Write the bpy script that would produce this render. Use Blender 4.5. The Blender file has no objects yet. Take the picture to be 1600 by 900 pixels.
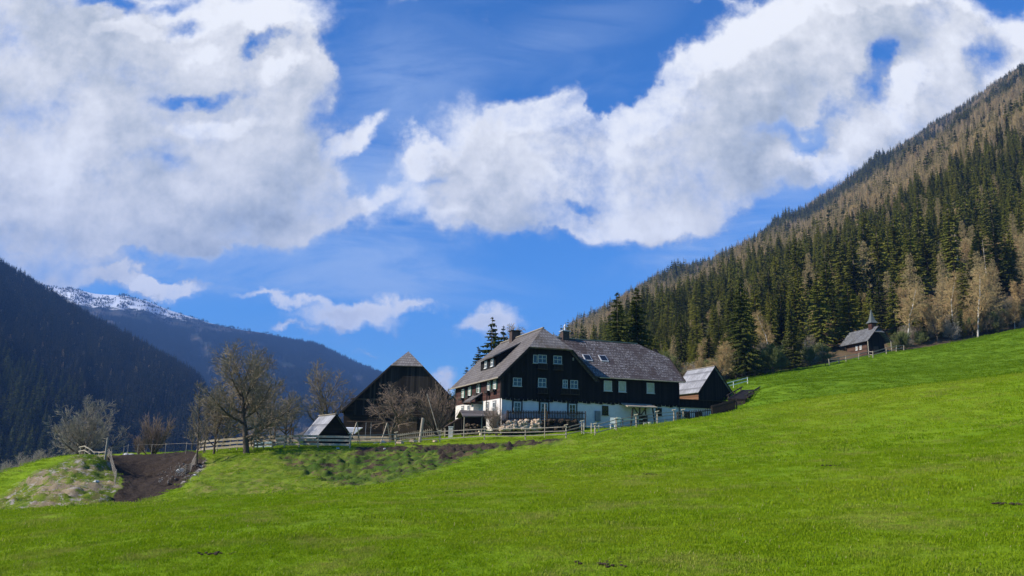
import bpy, math, random
import numpy as np
from mathutils import Matrix, Vector, Euler
R = math.radians
scene = bpy.context.scene
col = scene.collection

# ------------------------------------------------------------------ camera
PITCH, ROLL, FPX = R(12.0), 0.020, 1200.0
_f = Vector((0, math.cos(PITCH), math.sin(PITCH)))
_r0 = Vector((1, 0, 0)); _u0 = Vector((0, -math.sin(PITCH), math.cos(PITCH)))
CR = _r0 * math.cos(ROLL) + _u0 * math.sin(ROLL)
CU = _u0 * math.cos(ROLL) - _r0 * math.sin(ROLL)
cam_data = bpy.data.cameras.new('camera')
cam = bpy.data.objects.new('camera', cam_data); col.objects.link(cam)
cam.matrix_world = Matrix(((CR.x, CU.x, -_f.x, 0), (CR.y, CU.y, -_f.y, 0), (CR.z, CU.z, -_f.z, 0), (0, 0, 0, 1)))
cam_data.sensor_width = 36; cam_data.lens = 36 * FPX / 1600
cam_data.clip_start = .1; cam_data.clip_end = 20000
scene.camera = cam

# ------------------------------------------------------------------ light
SUN_EL, SUN_AZ = R(33), math.atan2(-.95, -.31)     # azimuth measured from +Y towards +X
SDIR = Vector((math.sin(SUN_AZ) * math.cos(SUN_EL), math.cos(SUN_AZ) * math.cos(SUN_EL), math.sin(SUN_EL)))
sd = bpy.data.lights.new('sun', 'SUN'); sd.energy = 5.0; sd.angle = R(.53); sd.color = (1, .93, .82)
so = bpy.data.objects.new('sun', sd); col.objects.link(so)
so.rotation_euler = SDIR.to_track_quat('Z', 'Y').to_euler()
scene.view_settings.view_transform = 'Standard'; scene.view_settings.look = 'None'
scene.view_settings.gamma = 1; scene.view_settings.exposure = 0.76
scene.cycles.max_bounces = 5; scene.cycles.diffuse_bounces = 2; scene.cycles.glossy_bounces = 2
scene.cycles.transparent_max_bounces = 6; scene.cycles.volume_bounces = 0
scene.cycles.transmission_bounces = 2

def ray(px, py):
    return _f + CR * ((px - 800) / FPX) + CU * ((450 - py) / FPX)
def P(px, py, Y):
    d = ray(px, py); return d * (Y / d.y)
def uv_of(px, py):
    d = ray(px, py); return d.x / d.y, d.z / d.y
def project(X, Y, Z):
    dz = _f.y * Y + _f.z * Z
    return 800 + FPX * (CR.x * X + CR.y * Y + CR.z * Z) / dz, 450 - FPX * (CU.x * X + CU.y * Y + CU.z * Z) / dz

# node helper ------------------------------------------------------
class NT:
    def __init__(s, tree): s.t = tree; s.n = tree.nodes; s.l = tree.links
    def add(s, typ, ins=None, **props):
        n = s.n.new(typ)
        for k, v in props.items(): setattr(n, k, v)
        for k, v in (ins or {}).items():
            sock = n.inputs[k]
            if isinstance(v, bpy.types.NodeSocket): s.l.new(v, sock)
            else: sock.default_value = v
        return n
    def math(s, op, a, b=0.0, c=0.0, clamp=False):
        n = s.n.new('ShaderNodeMath'); n.operation = op; n.use_clamp = clamp
        for i, v in enumerate((a, b, c)):
            if isinstance(v, bpy.types.NodeSocket): s.l.new(v, n.inputs[i])
            else: n.inputs[i].default_value = v
        return n.outputs[0]
    def mix(s, f, a, b, blend='MIX'):
        n = s.n.new('ShaderNodeMix'); n.data_type = 'RGBA'; n.blend_type = blend
        for k, v in ((0, f), (6, a), (7, b)):
            if isinstance(v, bpy.types.NodeSocket): s.l.new(v, n.inputs[k])
            else: n.inputs[k].default_value = v if k == 0 else (tuple(v) + (1,))[:4]
        return n.outputs[2]
    def ramp(s, f, stops):
        n = s.n.new('ShaderNodeMapRange'); n.interpolation_type = 'SMOOTHSTEP'
        s.l.new(f, n.inputs[0]); n.inputs[1].default_value = stops[0]; n.inputs[2].default_value = stops[1]
        return n.outputs[0]
    def noise(s, vec, scale, detail=3, rough=.5, dim='3D', dist=0.0):
        n = s.n.new('ShaderNodeTexNoise'); n.noise_dimensions = dim
        n.inputs['Scale'].default_value = scale; n.inputs['Detail'].default_value = detail
        n.inputs['Roughness'].default_value = rough; n.inputs['Distortion'].default_value = dist
        if vec is not None: s.l.new(vec, n.inputs['Vector'])
        return n.outputs[0]

# ------------------------------------------------------------------ world: Nishita sky with clouds
world = bpy.data.worlds.new('World'); scene.world = world; world.use_nodes = True
W = NT(world.node_tree); W.n.clear()
CLOUDS = [  # px, py, rx, ry, angle, weight   (as seen from the valley, turned into directions)
 (60,70,240,150,0,1.2),(250,120,230,130,-5,1.1),(60,260,220,130,0,1.15),(250,300,230,100,0,1.1),(430,40,120,70,10,.9),
 (420,240,140,130,0,1.1),(520,310,120,70,-10,.8),(180,370,220,46,0,.95),(380,350,140,60,0,.95),(440,120,60,60,0,.7),(455,95,50,45,0,.5),(470,370,70,40,0,.6),
 (555,208,46,22,32,.7),(640,238,58,38,10,.85),(575,315,50,24,40,.5),(630,285,50,60,0,.4),
 (870,165,70,46,12,1.0),(780,230,150,105,20,1.15),(740,330,120,52,0,1.0),(930,250,150,95,20,1.2),(950,330,180,62,0,1.15),(1070,330,110,65,0,1.0),
 (1060,180,180,95,32,1.15),(1190,120,200,105,30,1.25),(1290,50,190,100,20,1.25),(1200,250,110,60,20,.8),(1120,280,120,80,0,.85),
 (1440,150,105,120,20,1.05),(1470,70,120,95,0,1.0),(1350,225,95,60,30,1.0),(1560,170,90,60,0,.7),(1590,40,70,50,0,.7),(1400,20,90,50,0,.9),
 (1270,225,70,30,30,.55),(670,10,60,22,30,.45),(1090,0,80,12,0,.5),
 (440,482,105,11,-3,.8),(555,510,100,22,-4,.9),(640,490,80,16,4,.9),(765,508,62,28,8,.95),(460,520,40,9,-10,.7),(700,602,34,24,0,.85),
 (100,432,220,24,-8,.95),(240,446,90,14,-6,.8),(590,572,30,8,0,.4),(830,382,20,15,0,.4),(1700,150,150,120,0,.8),(-150,150,200,220,0,1.2),(30,440,70,16,-20,1.0),
]
HOLES = [(395,92,24,20,60,.9),(420,70,20,14,20,.6),(320,163,60,16,5,.75),(160,6,60,16,0,.9),(1386,95,20,44,-14,1.0),(1362,142,26,32,20,.8),(310,40,40,14,10,.5),(250,245,60,20,0,.3),(480,170,40,40,0,.6),(1240,206,55,18,12,1.1),(1235,300,70,36,10,.6),(885,318,26,14,0,.5),
         (700,445,120,20,0,.7),(960,120,90,40,35,.9),(915,165,14,26,0,.9),(1545,95,28,55,-20,.6),(1180,225,30,20,0,.4),(270,12,40,14,0,.5)]
g = bpy.data.node_groups.new('cloud_density', 'ShaderNodeTree')
g.interface.new_socket('Vector', in_out='INPUT', socket_type='NodeSocketVector')
g.interface.new_socket('Density', in_out='OUTPUT', socket_type='NodeSocketFloat')
G = NT(g)
gi = g.nodes.new('NodeGroupInput'); go = g.nodes.new('NodeGroupOutput')
nA = G.add('ShaderNodeTexNoise', {'Vector': gi.outputs[0], 'Scale': 5.5, 'Detail': 8.0, 'Roughness': .60}, noise_dimensions='2D')
w1 = G.add('ShaderNodeVectorMath', {0: nA.outputs['Color'], 1: (.5, .5, .5)}, operation='SUBTRACT')
w2 = G.add('ShaderNodeVectorMath', {0: w1.outputs[0], 'Scale': .15}, operation='SCALE')
w3 = G.add('ShaderNodeVectorMath', {0: gi.outputs[0], 1: w2.outputs[0]}, operation='ADD')
flat = G.add('ShaderNodeVectorMath', {0: w3.outputs[0], 1: (1, 1, 0)}, operation='MULTIPLY').outputs[0]
def blobs(lst):
    acc = 0.0
    for (px, py, rx, ry, a, wgt) in lst:
        u, v = uv_of(px, py); k = 1 / FPX * (1 + u * u + v * v) ** .5
        m = G.add('ShaderNodeMapping', {'Vector': flat, 'Location': (u, v, 0), 'Rotation': (0, 0, R(a)), 'Scale': (rx * 1.18 * k, ry * 1.18 * k, 1)}, vector_type='TEXTURE')
        t = G.add('ShaderNodeTexGradient', {'Vector': m.outputs[0]}, gradient_type='SPHERICAL')
        acc = G.math('MULTIPLY_ADD', t.outputs['Fac'], wgt * 1.6, acc)
    return acc
plus = G.math('MINIMUM', blobs(CLOUDS), 1.15)
minus = G.math('MULTIPLY', blobs(HOLES), .66)
nB = G.add('ShaderNodeTexNoise', {'Vector': gi.outputs[0], 'Scale': 7.5, 'Detail': 11.0, 'Roughness': .66}, noise_dimensions='2D')
nC = G.add('ShaderNodeTexNoise', {'Vector': gi.outputs[0], 'Scale': 3.2, 'Detail': 3.0, 'Roughness': .5}, noise_dimensions='2D')
d = G.math('SUBTRACT', plus, minus)
d = G.math('MULTIPLY_ADD', nB.outputs[0], 1.75, d)
d = G.math('MULTIPLY_ADD', nC.outputs[0], .35, d)
d = G.math('SUBTRACT', d, 1.20)
g.links.new(d, go.inputs[0])

tc = W.add('ShaderNodeTexCoord')
sep = W.add('ShaderNodeSeparateXYZ', {0: tc.outputs['Generated']})
yy = W.math('MAXIMUM', sep.outputs[1], .12)
cu = W.math('DIVIDE', sep.outputs[0], yy); cv = W.math('DIVIDE', sep.outputs[2], yy)
cvec = W.add('ShaderNodeCombineXYZ', {0: cu, 1: cv}).outputs[0]
def cloud_at(off):
    v = W.add('ShaderNodeVectorMath', {0: cvec, 1: off}, operation='ADD').outputs[0]
    n = W.n.new('ShaderNodeGroup'); n.node_tree = g; W.l.new(v, n.inputs[0]); return n.outputs[0]
D0 = cloud_at((0, 0, 0)); D1 = cloud_at((-.03, .04, 0))
alpha = W.math('POWER', W.ramp(D0, (.0, 1.05)), 1.35) 
lit = W.math('MAXIMUM', W.math('MINIMUM', W.math('SUBTRACT', D0, D1), .55), -.45)
thick = W.ramp(D0, (.5, 1.3))
soft = W.noise(cvec, 4.5, 4, .55, '2D')
fine_n = W.noise(cvec, 16, 6, .62, '2D')
shade = W.math('SUBTRACT', W.math('MULTIPLY_ADD', lit, .46, .84), W.math('MULTIPLY', thick, W.math('MULTIPLY_ADD', soft, 1.0, -.26)))
shade = W.math('MULTIPLY_ADD', W.math('SUBTRACT', fine_n, .5), .30, shade)
shade = W.math('MINIMUM', W.math('MAXIMUM', shade, .36), .93)
tint = W.mix(W.ramp(shade, (.3, .8)), (.86, .96, 1.04), (1.0, 1.0, .985))
CLOUD_GAIN = .70
csh = W.math('MULTIPLY', shade, CLOUD_GAIN)
ccol = W.add('ShaderNodeVectorMath', {0: tint, 'Scale': csh}, operation='SCALE').outputs[0]
# thin veils
vmap = W.add('ShaderNodeMapping', {'Vector': cvec, 'Scale': (1.2, 4.0, 1), 'Rotation': (0, 0, R(-8))})
veil = W.ramp(W.noise(vmap.outputs[0], 2.6, 7, .62, '2D', .6), (.46, .80))
vb = 0.0
for (px, py, rx, ry, a, wgt) in [(560,340,260,110,10,1.0),(520,430,300,40,-4,1.1),(620,150,140,160,0,.5),(1080,400,150,30,15,.7),(1180,350,140,50,25,.8),(1230,200,130,110,20,.9),(870,60,200,60,20,.35),(220,400,320,70,0,1.2),(480,390,160,60,0,1.0)]:
    u, v = uv_of(px, py); k = 1 / FPX
    m = W.add('ShaderNodeMapping', {'Vector': cvec, 'Location': (u, v, 0), 'Rotation': (0, 0, R(a)), 'Scale': (rx * 1.3 * k, ry * 1.3 * k, 1)}, vector_type='TEXTURE')
    vb = W.math('MULTIPLY_ADD', W.add('ShaderNodeTexGradient', {'Vector': m.outputs[0]}, gradient_type='SPHERICAL').outputs['Fac'], wgt * 1.5, vb)
veil2 = W.math('MULTIPLY', W.math('MINIMUM', vb, 1.0), W.ramp(W.noise(vmap.outputs[0], 3.1, 9, .66, '2D', .4), (.25, .70)))
vfade = W.math('MAXIMUM', W.math('MULTIPLY', veil, .12), W.math('MULTIPLY', veil2, .62))
sky = W.add('ShaderNodeTexSky', sky_type='NISHITA', sun_disc=False, sun_elevation=SUN_EL, sun_rotation=SUN_AZ,
            altitude=900, air_density=1.0, dust_density=.25, ozone_density=3.0)
SKY_STRENGTH = .09
hs = W.add('ShaderNodeHueSaturation', {'Hue': .5, 'Saturation': 1.18, 'Value': 1.0, 'Color': sky.outputs[0]})
skyc = W.mix(1.0, hs.outputs[0], (.34, .84, 1.24), 'MULTIPLY')
cs = W.add('ShaderNodeVectorMath', {0: ccol, 'Scale': 1 / SKY_STRENGTH}, operation='SCALE').outputs[0]
s1 = W.mix(vfade, skyc, (.33 / SKY_STRENGTH, .42 / SKY_STRENGTH, .58 / SKY_STRENGTH))
s2 = W.mix(alpha, s1, cs)
bg = W.add('ShaderNodeBackground', {'Color': s2, 'Strength': SKY_STRENGTH})
wo = W.add('ShaderNodeOutputWorld', {'Surface': bg.outputs[0]})
world.cycles.sampling_method = 'MANUAL'; world.cycles.sample_map_resolution = 512

# ------------------------------------------------------------------ helpers
def tag(o, label=None, cat=None, group=None, kind=None):
    if label: o['label'] = label
    if cat: o['category'] = cat
    if group: o['group'] = group
    if kind: o['kind'] = kind
    return o
def empty(name, loc, rz=0, label=None, cat=None, group=None, scale=1.0):
    o = bpy.data.objects.new(name, None); col.objects.link(o)
    o.location = loc; o.rotation_euler = (0, 0, rz); o.scale = (scale,) * 3; o.empty_display_size = .2
    return tag(o, label, cat, group)
def raw_mesh(name, verts, faces, mats=(), smooth=False, midx=None):
    me = bpy.data.meshes.new(name)
    me.from_pydata(verts, [], faces)
    for m in mats: me.materials.append(m)
    if midx is not None: me.polygons.foreach_set('material_index', midx)
    if smooth: me.polygons.foreach_set('use_smooth', [True] * len(me.polygons))
    me.update(); return me
def link(name, me, parent=None, loc=(0, 0, 0)):
    o = bpy.data.objects.new(name, me); col.objects.link(o); o.parent = parent; o.location = loc; return o
SPLIT = {'corner_post','verge_board','gutter','downpipe','shutter','porch_brace','canopy_beam','cross_beam','porch_post','ridge_cap','pole','bar','gable_wall','side_boarding'}
class MB:
    def __init__(s): s.v = []; s.f = []; s.p = []
    def quadbox(s, c):
        s.p.append((len(s.v), len(s.f))); b = len(s.v); s.v += [tuple(p) for p in c]
        s.f += [(b+3,b+2,b+1,b),(b+4,b+5,b+6,b+7),(b,b+1,b+5,b+4),(b+1,b+2,b+6,b+5),(b+2,b+3,b+7,b+6),(b+3,b,b+4,b+7)]
        return s
    def box(s, x0, x1, y0, y1, z0, z1):
        return s.quadbox([(x0,y0,z0),(x1,y0,z0),(x1,y1,z0),(x0,y1,z0),(x0,y0,z1),(x1,y0,z1),(x1,y1,z1),(x0,y1,z1)])
    def slab(s, pts, t, up=(0, 0, 1)):           # polygon pts thickened downwards along its normal
        pts = [Vector(p) for p in pts]; n = Vector((0, 0, 0))
        for i in range(len(pts)):
            a, b_ = pts[i], pts[(i + 1) % len(pts)]; n += a.cross(b_)
        n.normalize()
        if n.dot(Vector(up)) < 0: n = -n; pts.reverse()
        s.p.append((len(s.v), len(s.f))); b = len(s.v); k = len(pts)
        s.v += [tuple(p) for p in pts] + [tuple(p - n * t) for p in pts]
        s.f.append(tuple(range(b, b + k))); s.f.append(tuple(range(b + 2*k - 1, b + k - 1, -1)))
        for i in range(k): j = (i + 1) % k; s.f.append((b+j, b+i, b+k+i, b+k+j))
        return s
    def bar(s, a, b, w, h=None, roll=0):
        a = Vector(a); b = Vector(b); d = (b - a).normalized(); h = h or w
        up = Vector((0, 0, 1)) if abs(d.z) < .95 else Vector((0, 1, 0))
        x = d.cross(up).normalized() * (w / 2); y = x.cross(d).normalized() * (h / 2)
        return s.quadbox([a-x-y, a+x-y, a+x+y, a-x+y, b-x-y, b+x-y, b+x+y, b-x+y])
    def tube(s, a, b, r0, r1=None, n=6):
        a = Vector(a); b = Vector(b); d = (b - a).normalized(); r1 = r0 if r1 is None else r1
        up = Vector((0, 0, 1)) if abs(d.z) < .95 else Vector((0, 1, 0))
        x = d.cross(up).normalized(); y = x.cross(d).normalized(); s.p.append((len(s.v), len(s.f))); k = len(s.v)
        for (p, r) in ((a, r0), (b, r1)):
            for i in range(n):
                t = 2 * math.pi * i / n; s.v.append(tuple(p + x * (r * math.cos(t)) + y * (r * math.sin(t))))
        for i in range(n): j = (i + 1) % n; s.f.append((k+i, k+j, k+n+j, k+n+i))
        s.f.append(tuple(range(k + n - 1, k - 1, -1))); s.f.append(tuple(range(k + n, k + 2*n))); return s
    def build(s, name, m, parent=None, loc=(0, 0, 0), smooth=False):
        if name in SPLIT and len(s.p) > 1:
            e = s.p + [(len(s.v), len(s.f))]
            for (v0, f0), (v1, f1) in zip(e[:-1], e[1:]):
                o = link(name, raw_mesh(name, s.v[v0:v1], [tuple(i - v0 for i in f) for f in s.f[f0:f1]], (m,), smooth), parent, loc)
            return o
        return link(name, raw_mesh(name, s.v, s.f, (m,), smooth), parent, loc)
def copy_tree(o, parent=None):
    c = o.copy(); col.objects.link(c); c.parent = parent
    for ch in o.children: copy_tree(ch, c)
    return c

# numpy value noise ------------------------------------------------
def vnoise(x, y, seed=0):
    xi = np.floor(x).astype(np.int64); yi = np.floor(y).astype(np.int64); fx = x - xi; fy = y - yi
    fx = fx * fx * (3 - 2 * fx); fy = fy * fy * (3 - 2 * fy)
    def h(a, b):
        n = (a * 374761393 + b * 668265263 + seed * 1442695041) & 0xffffffff
        n = ((n ^ (n >> 13)) * 1274126177) & 0xffffffff; n = n ^ (n >> 16)
        return (n & 0xffffff) / float(0xffffff)
    return (h(xi, yi) * (1-fx) + h(xi+1, yi) * fx) * (1-fy) + (h(xi, yi+1) * (1-fx) + h(xi+1, yi+1) * fx) * fy
def fbm(x, y, seed=0, oct=4, gain=.5):
    s = 0; a = 1; t = 0
    for i in range(oct):
        s = s + a * (vnoise(x * 2**i, y * 2**i, seed + i * 17) - .5); t += a; a *= gain
    return s / t * 2
def sstep(a, b, x): t = np.clip((x - a) / (b - a), 0, 1); return t * t * (3 - 2 * t)
# ------------------------------------------------------------------ materials
def material(name, fn):
    m = bpy.data.materials.new(name); m.use_nodes = True; t = NT(m.node_tree); t.n.clear()
    out = t.add('ShaderNodeOutputMaterial'); s = fn(t)
    t.l.new(s, out.inputs['Surface']); return m
def princ(t, colr, rough=.85, normal=None, spec=.2, **kw):
    p = t.add('ShaderNodeBsdfPrincipled', {'Roughness': rough, 'Specular IOR Level': spec})
    if isinstance(colr, bpy.types.NodeSocket): t.l.new(colr, p.inputs['Base Color'])
    else: p.inputs['Base Color'].default_value = tuple(colr) + (1,)
    if normal is not None: t.l.new(normal, p.inputs['Normal'])
    for k, v in kw.items(): p.inputs[k].default_value = v
    return p.outputs[0]
def bump(t, h, strength, dist):
    return t.add('ShaderNodeBump', {'Strength': strength, 'Distance': dist, 'Height': h}).outputs[0]
def coords(t, which='Object'): return t.add('ShaderNodeTexCoord').outputs[which]

def m_simple(name, c1, c2, scale=4, rough=.8, stretch=(1, 1, 1), bmp=.3, spec=.15, dist=.02):
    def fn(t):
        mp = t.add('ShaderNodeMapping', {'Vector': coords(t), 'Scale': stretch}).outputs[0]
        n = t.noise(mp, scale, 5, .6); n2 = t.noise(mp, scale * 7, 4, .6)
        f = t.ramp(t.math('MULTIPLY_ADD', n2, .5, t.math('MULTIPLY', n, .5)), (.35, .65))
        return princ(t, t.mix(f, c1, c2), rough, bump(t, n2, bmp, dist), spec)
    return material(name, fn)
def m_boards(name, c1, c2, axis=0, width=.18, rough=.8):   # vertical/horizontal boards by one axis
    def fn(t):
        co = t.add('ShaderNodeSeparateXYZ', {0: coords(t)})
        a = t.math('DIVIDE', co.outputs[axis], width); idx = t.math('FLOOR', a); fr = t.math('FRACT', a)
        wn = t.add('ShaderNodeTexWhiteNoise', {'W': idx}, noise_dimensions='1D').outputs[0]
        st = [1, 1, 1]; other = 2 if axis == 0 or axis == 1 else 0
        for i in range(3): st[i] = 9 if i == axis else .6
        mp = t.add('ShaderNodeMapping', {'Vector': coords(t), 'Scale': st}).outputs[0]
        n = t.noise(mp, 3, 5, .65)
        f = t.math('MULTIPLY_ADD', wn, .6, t.math('MULTIPLY', n, .5))
        c = t.mix(t.ramp(f, (.25, .95)), c1, c2)
        gap = t.math('MULTIPLY', t.ramp(fr, (0, .08)), t.ramp(t.math('SUBTRACT', 1.0, fr), (0, .08)))
        c = t.mix(gap, (c1[0] * .3, c1[1] * .3, c1[2] * .3), c)
        return princ(t, c, rough, bump(t, t.math('MULTIPLY_ADD', gap, .8, t.math('MULTIPLY', n, .3)), .6, .03))
    return material(name, fn)
def m_shingle(name, c1, c2, c3, axis=0, row=.46, col_w=.30, rough=.75, moss=(.10, .075, .05)):
    def fn(t):
        co = t.add('ShaderNodeSeparateXYZ', {0: coords(t)})
        n0 = t.noise(coords(t), 1.3, 3, .6)
        z = t.math('MULTIPLY_ADD', n0, .12, co.outputs[2])
        v = t.add('ShaderNodeCombineXYZ', {0: co.outputs[axis], 1: z}).outputs[0]
        br = t.add('ShaderNodeTexBrick', {'Vector': v, 'Color1': tuple(c1) + (1,), 'Color2': tuple(c2) + (1,), 'Mortar': tuple(x * .35 for x in c1) + (1,),
              'Scale': 1.0, 'Mortar Size': .018, 'Bias': 0.0, 'Brick Width': col_w, 'Row Height': row * .7, 'Mortar Smooth': .3}, offset=.5)
        n = t.noise(v, .55, 7, .75); n2 = t.noise(v, 6, 4, .8)
        c = t.mix(t.ramp(n2, (.50, .68)), br.outputs[0], c3)
        c = t.mix(t.math('MULTIPLY', t.ramp(n, (.46, .60)), .85), c, moss)
        fr = t.math('FRACT', t.math('DIVIDE', z, row * .7))
        c = t.mix(t.math('MULTIPLY', t.ramp(fr, (.65, 1.0)), .7), c, tuple(x * .4 for x in c1))
        h = t.math('MULTIPLY_ADD', fr, -.7, t.math('MULTIPLY', n2, .5))
        return princ(t, c, rough, bump(t, h, .8, .05), .25)
    return material(name, fn)

M = {}
M['plaster'] = m_simple('white_plaster', (.56, .51, .475), (.68, .63, .585), 2, .9, bmp=.25)
M['plinth'] = m_simple('grey_plinth', (.16, .16, .16), (.24, .23, .22), 3)
M['blackwood'] = m_boards('black_timber', (.006, .0045, .004), (.018, .013, .011), 0, .2)
M['brownwood_side'] = m_boards('red_brown_timber', (.045, .020, .016), (.085, .038, .028), 2, .22)
M['barnwood'] = m_boards('weathered_barn_boards', (.010, .008, .0065), (.042, .033, .026), 0, .24)
M['logs'] = m_boards('dark_log_wall', (.010, .007, .005), (.03, .02, .014), 2, .26)
M['redlogs'] = m_boards('red_brown_logs', (.09, .042, .024), (.19, .095, .055), 2, .3)
M['darktrim'] = m_simple('dark_trim', (.02, .016, .013), (.045, .034, .027), 6)
M['greywood'] = m_simple('weathered_grey_wood', (.20, .165, .125), (.42, .36, .28), 9, stretch=(1, 1, 1))
M['palegrey'] = m_simple('sunbleached_wood', (.30, .235, .165), (.50, .41, .30), 9, stretch=(1, 1, 1))
M['palewood'] = m_simple('pale_cut_wood', (.50, .40, .26), (.68, .58, .42), 8)
M['darkwood'] = m_simple('dark_wood', (.035, .024, .017), (.085, .06, .042), 7)
M['shaded_white'] = m_simple('shaded_white_paint', (.42, .40, .35), (.54, .52, .46), 6, .5, bmp=.05)  # white of the front window frames, darkened to paint in the facade's shade
M['whitepaint'] = m_simple('white_paint', (.70, .70, .66), (.82, .81, .78), 6, .5, bmp=.05)
M['curtain'] = m_simple('pale_curtain_glass', (.30, .28, .19), (.42, .40, .30), 3, .15, spec=.6)
M['shutter'] = m_simple('green_shutter', (.015, .06, .04), (.03, .09, .06), 4)
M['shingle_l'] = m_shingle('shingle_roof', (.112, .096, .086), (.165, .145, .13), (.24, .215, .20), 1, moss=(.085, .070, .062))
M['shingle_f'] = m_shingle('shingle_roof_front', (.070, .055, .050), (.142, .12, .112), (.45, .43, .43), 0, moss=(.060, .042, .037))
M['shingle_h'] = m_shingle('shingle_hip', (.16, .14, .13), (.23, .20, .185), (.30, .28, .27), 0)
M['boardroof'] = m_shingle('board_roof', (.21, .21, .225), (.31, .31, .33), (.40, .40, .425), 1, row=1.6, col_w=.8, moss=(.18, .18, .19))
M['chapelroof'] = m_shingle('chapel_shingles', (.10, .10, .105), (.165, .165, .17), (.26, .26, .27), 1, moss=(.08, .075, .07))
M['slate'] = m_simple('steeple_shingles', (.07, .08, .08), (.13, .145, .14), 12)
M['stone'] = m_simple('pale_stone', (.36, .25, .16), (.60, .46, .33), 2.5)
M['greystone'] = m_simple('grey_stone', (.30, .29, .27), (.60, .58, .54), 2)
M['rubble'] = m_simple('rubble_stone', (.10, .085, .07), (.30, .27, .23), 2)
M['brick'] = m_simple('sooty_brick', (.05, .035, .03), (.10, .07, .06), 5)
M['metal'] = m_simple('grey_metal', (.35, .36, .38), (.5, .51, .53), 3, .35, spec=.5)
M['cloth'] = m_simple('pale_sheet', (.55, .58, .62), (.7, .72, .75), 3)
M['mud'] = m_simple('dark_mud', (.03, .02, .013), (.06, .042, .026), 5)
def _glass(t):
    p = t.add('ShaderNodeBsdfPrincipled', {'Base Color': (.012, .014, .016, 1), 'Roughness': .08, 'Specular IOR Level': .6})
    return p.outputs[0]
M['glass'] = material('window_glass', _glass)
def _bark(c1, c2, sc=14):
    return m_simple('bark', c1, c2, sc, .9, (1, 1, .3), .5)
M['bark'] = _bark((.055, .042, .030), (.13, .105, .078))
M['trunkbrown'] = _bark((.06, .042, .03), (.12, .09, .065))
M['birchbark'] = m_simple('birch_bark', (.20, .18, .15), (.60, .57, .50), 5, .8, (1, 1, 2))
def m_twig(name, c1, c2, c3=None):
    def fn(t):
        oi = t.add('ShaderNodeObjectInfo'); n = t.noise(coords(t), 1.2, 3, .6)
        c = t.mix(oi.outputs['Random'], c1, c2)
        c = t.mix(t.ramp(n, (.3, .7)), c, tuple(x * 1.25 for x in (c3 or c1)))
        return princ(t, c, .9, None, .08)
    return material(name, fn)
M['twig'] = m_twig('bare_twigs', (.185, .143, .10), (.235, .185, .13), (.19, .155, .095))
M['twig_grey'] = m_twig('grey_twigs', (.27, .235, .185), (.33, .29, .23), (.27, .24, .17))
M['twig_red'] = m_twig('reddish_twigs', (.19, .135, .10), (.24, .175, .13), (.17, .125, .09))
M['twig_tan'] = m_twig('larch_twigs', (.28, .20, .10), (.34, .23, .125), (.24, .20, .09))
M['twig_birch'] = m_twig('birch_twigs', (.32, .19, .09), (.38, .25, .12), (.30, .23, .10))
M['twig_green'] = m_twig('budding_twigs', (.10, .13, .035), (.15, .16, .05), (.12, .13, .05))
def m_needle(name, a, b, c):
    def fn(t):
        oi = t.add('ShaderNodeObjectInfo'); geo = t.add('ShaderNodeNewGeometry')
        n = t.noise(coords(t), 2.2, 3, .6)
        cc = t.mix(oi.outputs['Random'], a, b)
        cc = t.mix(t.ramp(n, (.40, .72)), cc, c)
        cc = t.mix(t.math('MULTIPLY', geo.outputs['Random Per Island'], .35), cc, tuple(x * .5 for x in a))
        d = t.add('ShaderNodeBsdfDiffuse', {'Color': cc}); tr = t.add('ShaderNodeBsdfTranslucent', {'Color': cc})
        return t.add('ShaderNodeMixShader', {0: .22, 1: d.outputs[0], 2: tr.outputs[0]}).outputs[0]
    return material(name, fn)
M['needle'] = m_needle('spruce_needles', (.12, .145, .020), (.21, .205, .030), (.25, .21, .05))
M['needle_dark'] = m_needle('dark_spruce_needles', (.050, .068, .016), (.090, .100, .022), (.115, .115, .026))
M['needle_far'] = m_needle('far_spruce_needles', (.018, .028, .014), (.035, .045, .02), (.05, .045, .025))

# ------------------------------------------------------------------ ground heights
CP = []
def cw(x, y, z): CP.append((x, y, z))
def cp(px, py, Y): p = P(px, py, Y); CP.append((p.x, p.y, p.z))
for a in [(0,0,-1.62),(0,-15,-1.9),(-15,0,-3.1),(15,0,-.2),(40,0,3.4),(-40,0,-6.8),(-40,20,-6.3),(0,5,-1.62),(-8,12,-2.25),(6,8,-1.12),(30,20,3.4),(60,30,9),(80,-20,10),
          (-60,80,-14),(-80,60,-16),(-100,100,-30),(-60,130,-32),(-150,150,-55),(-40,200,-38),(0,165,-4),(-200,80,-60),(-60,30,-13),(-100,0,-20),(-30,-20,-5),(120,60,24),(150,120,45),(30,165,13),(-30,120,-12),(10,125,6),(-15,110,1)]: cw(*a)
for a in [(800,900,10.5),(800,800,17.8),(800,750,27.5),(800,692,66),(0,900,12.5),(0,800,38),(300,790,44),(600,760,40),(575,742,55),(700,712,60),
          (1600,588,47),(1450,603,54),(1300,620,60),(1200,634,66),(1150,646,70),(1600,584,72),(1450,599,76),(1300,614,79),(1210,622,82),(1178,612,90),
          (1200,740,24),(1400,680,32),(1550,640,35),
          (1165,590,126),(1200,583,130),(1300,568,136),(1395,550,140),(1440,545,143),(1500,533,146),(1600,515,150),(1800,480,155),(1800,560,55),
          (1450,575,105),(1300,592,105),(1600,548,108),(1080,612,118),(1125,634,99),(1150,622,101),(1165,601,113),(1110,640,96)]: cp(*a)
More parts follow.
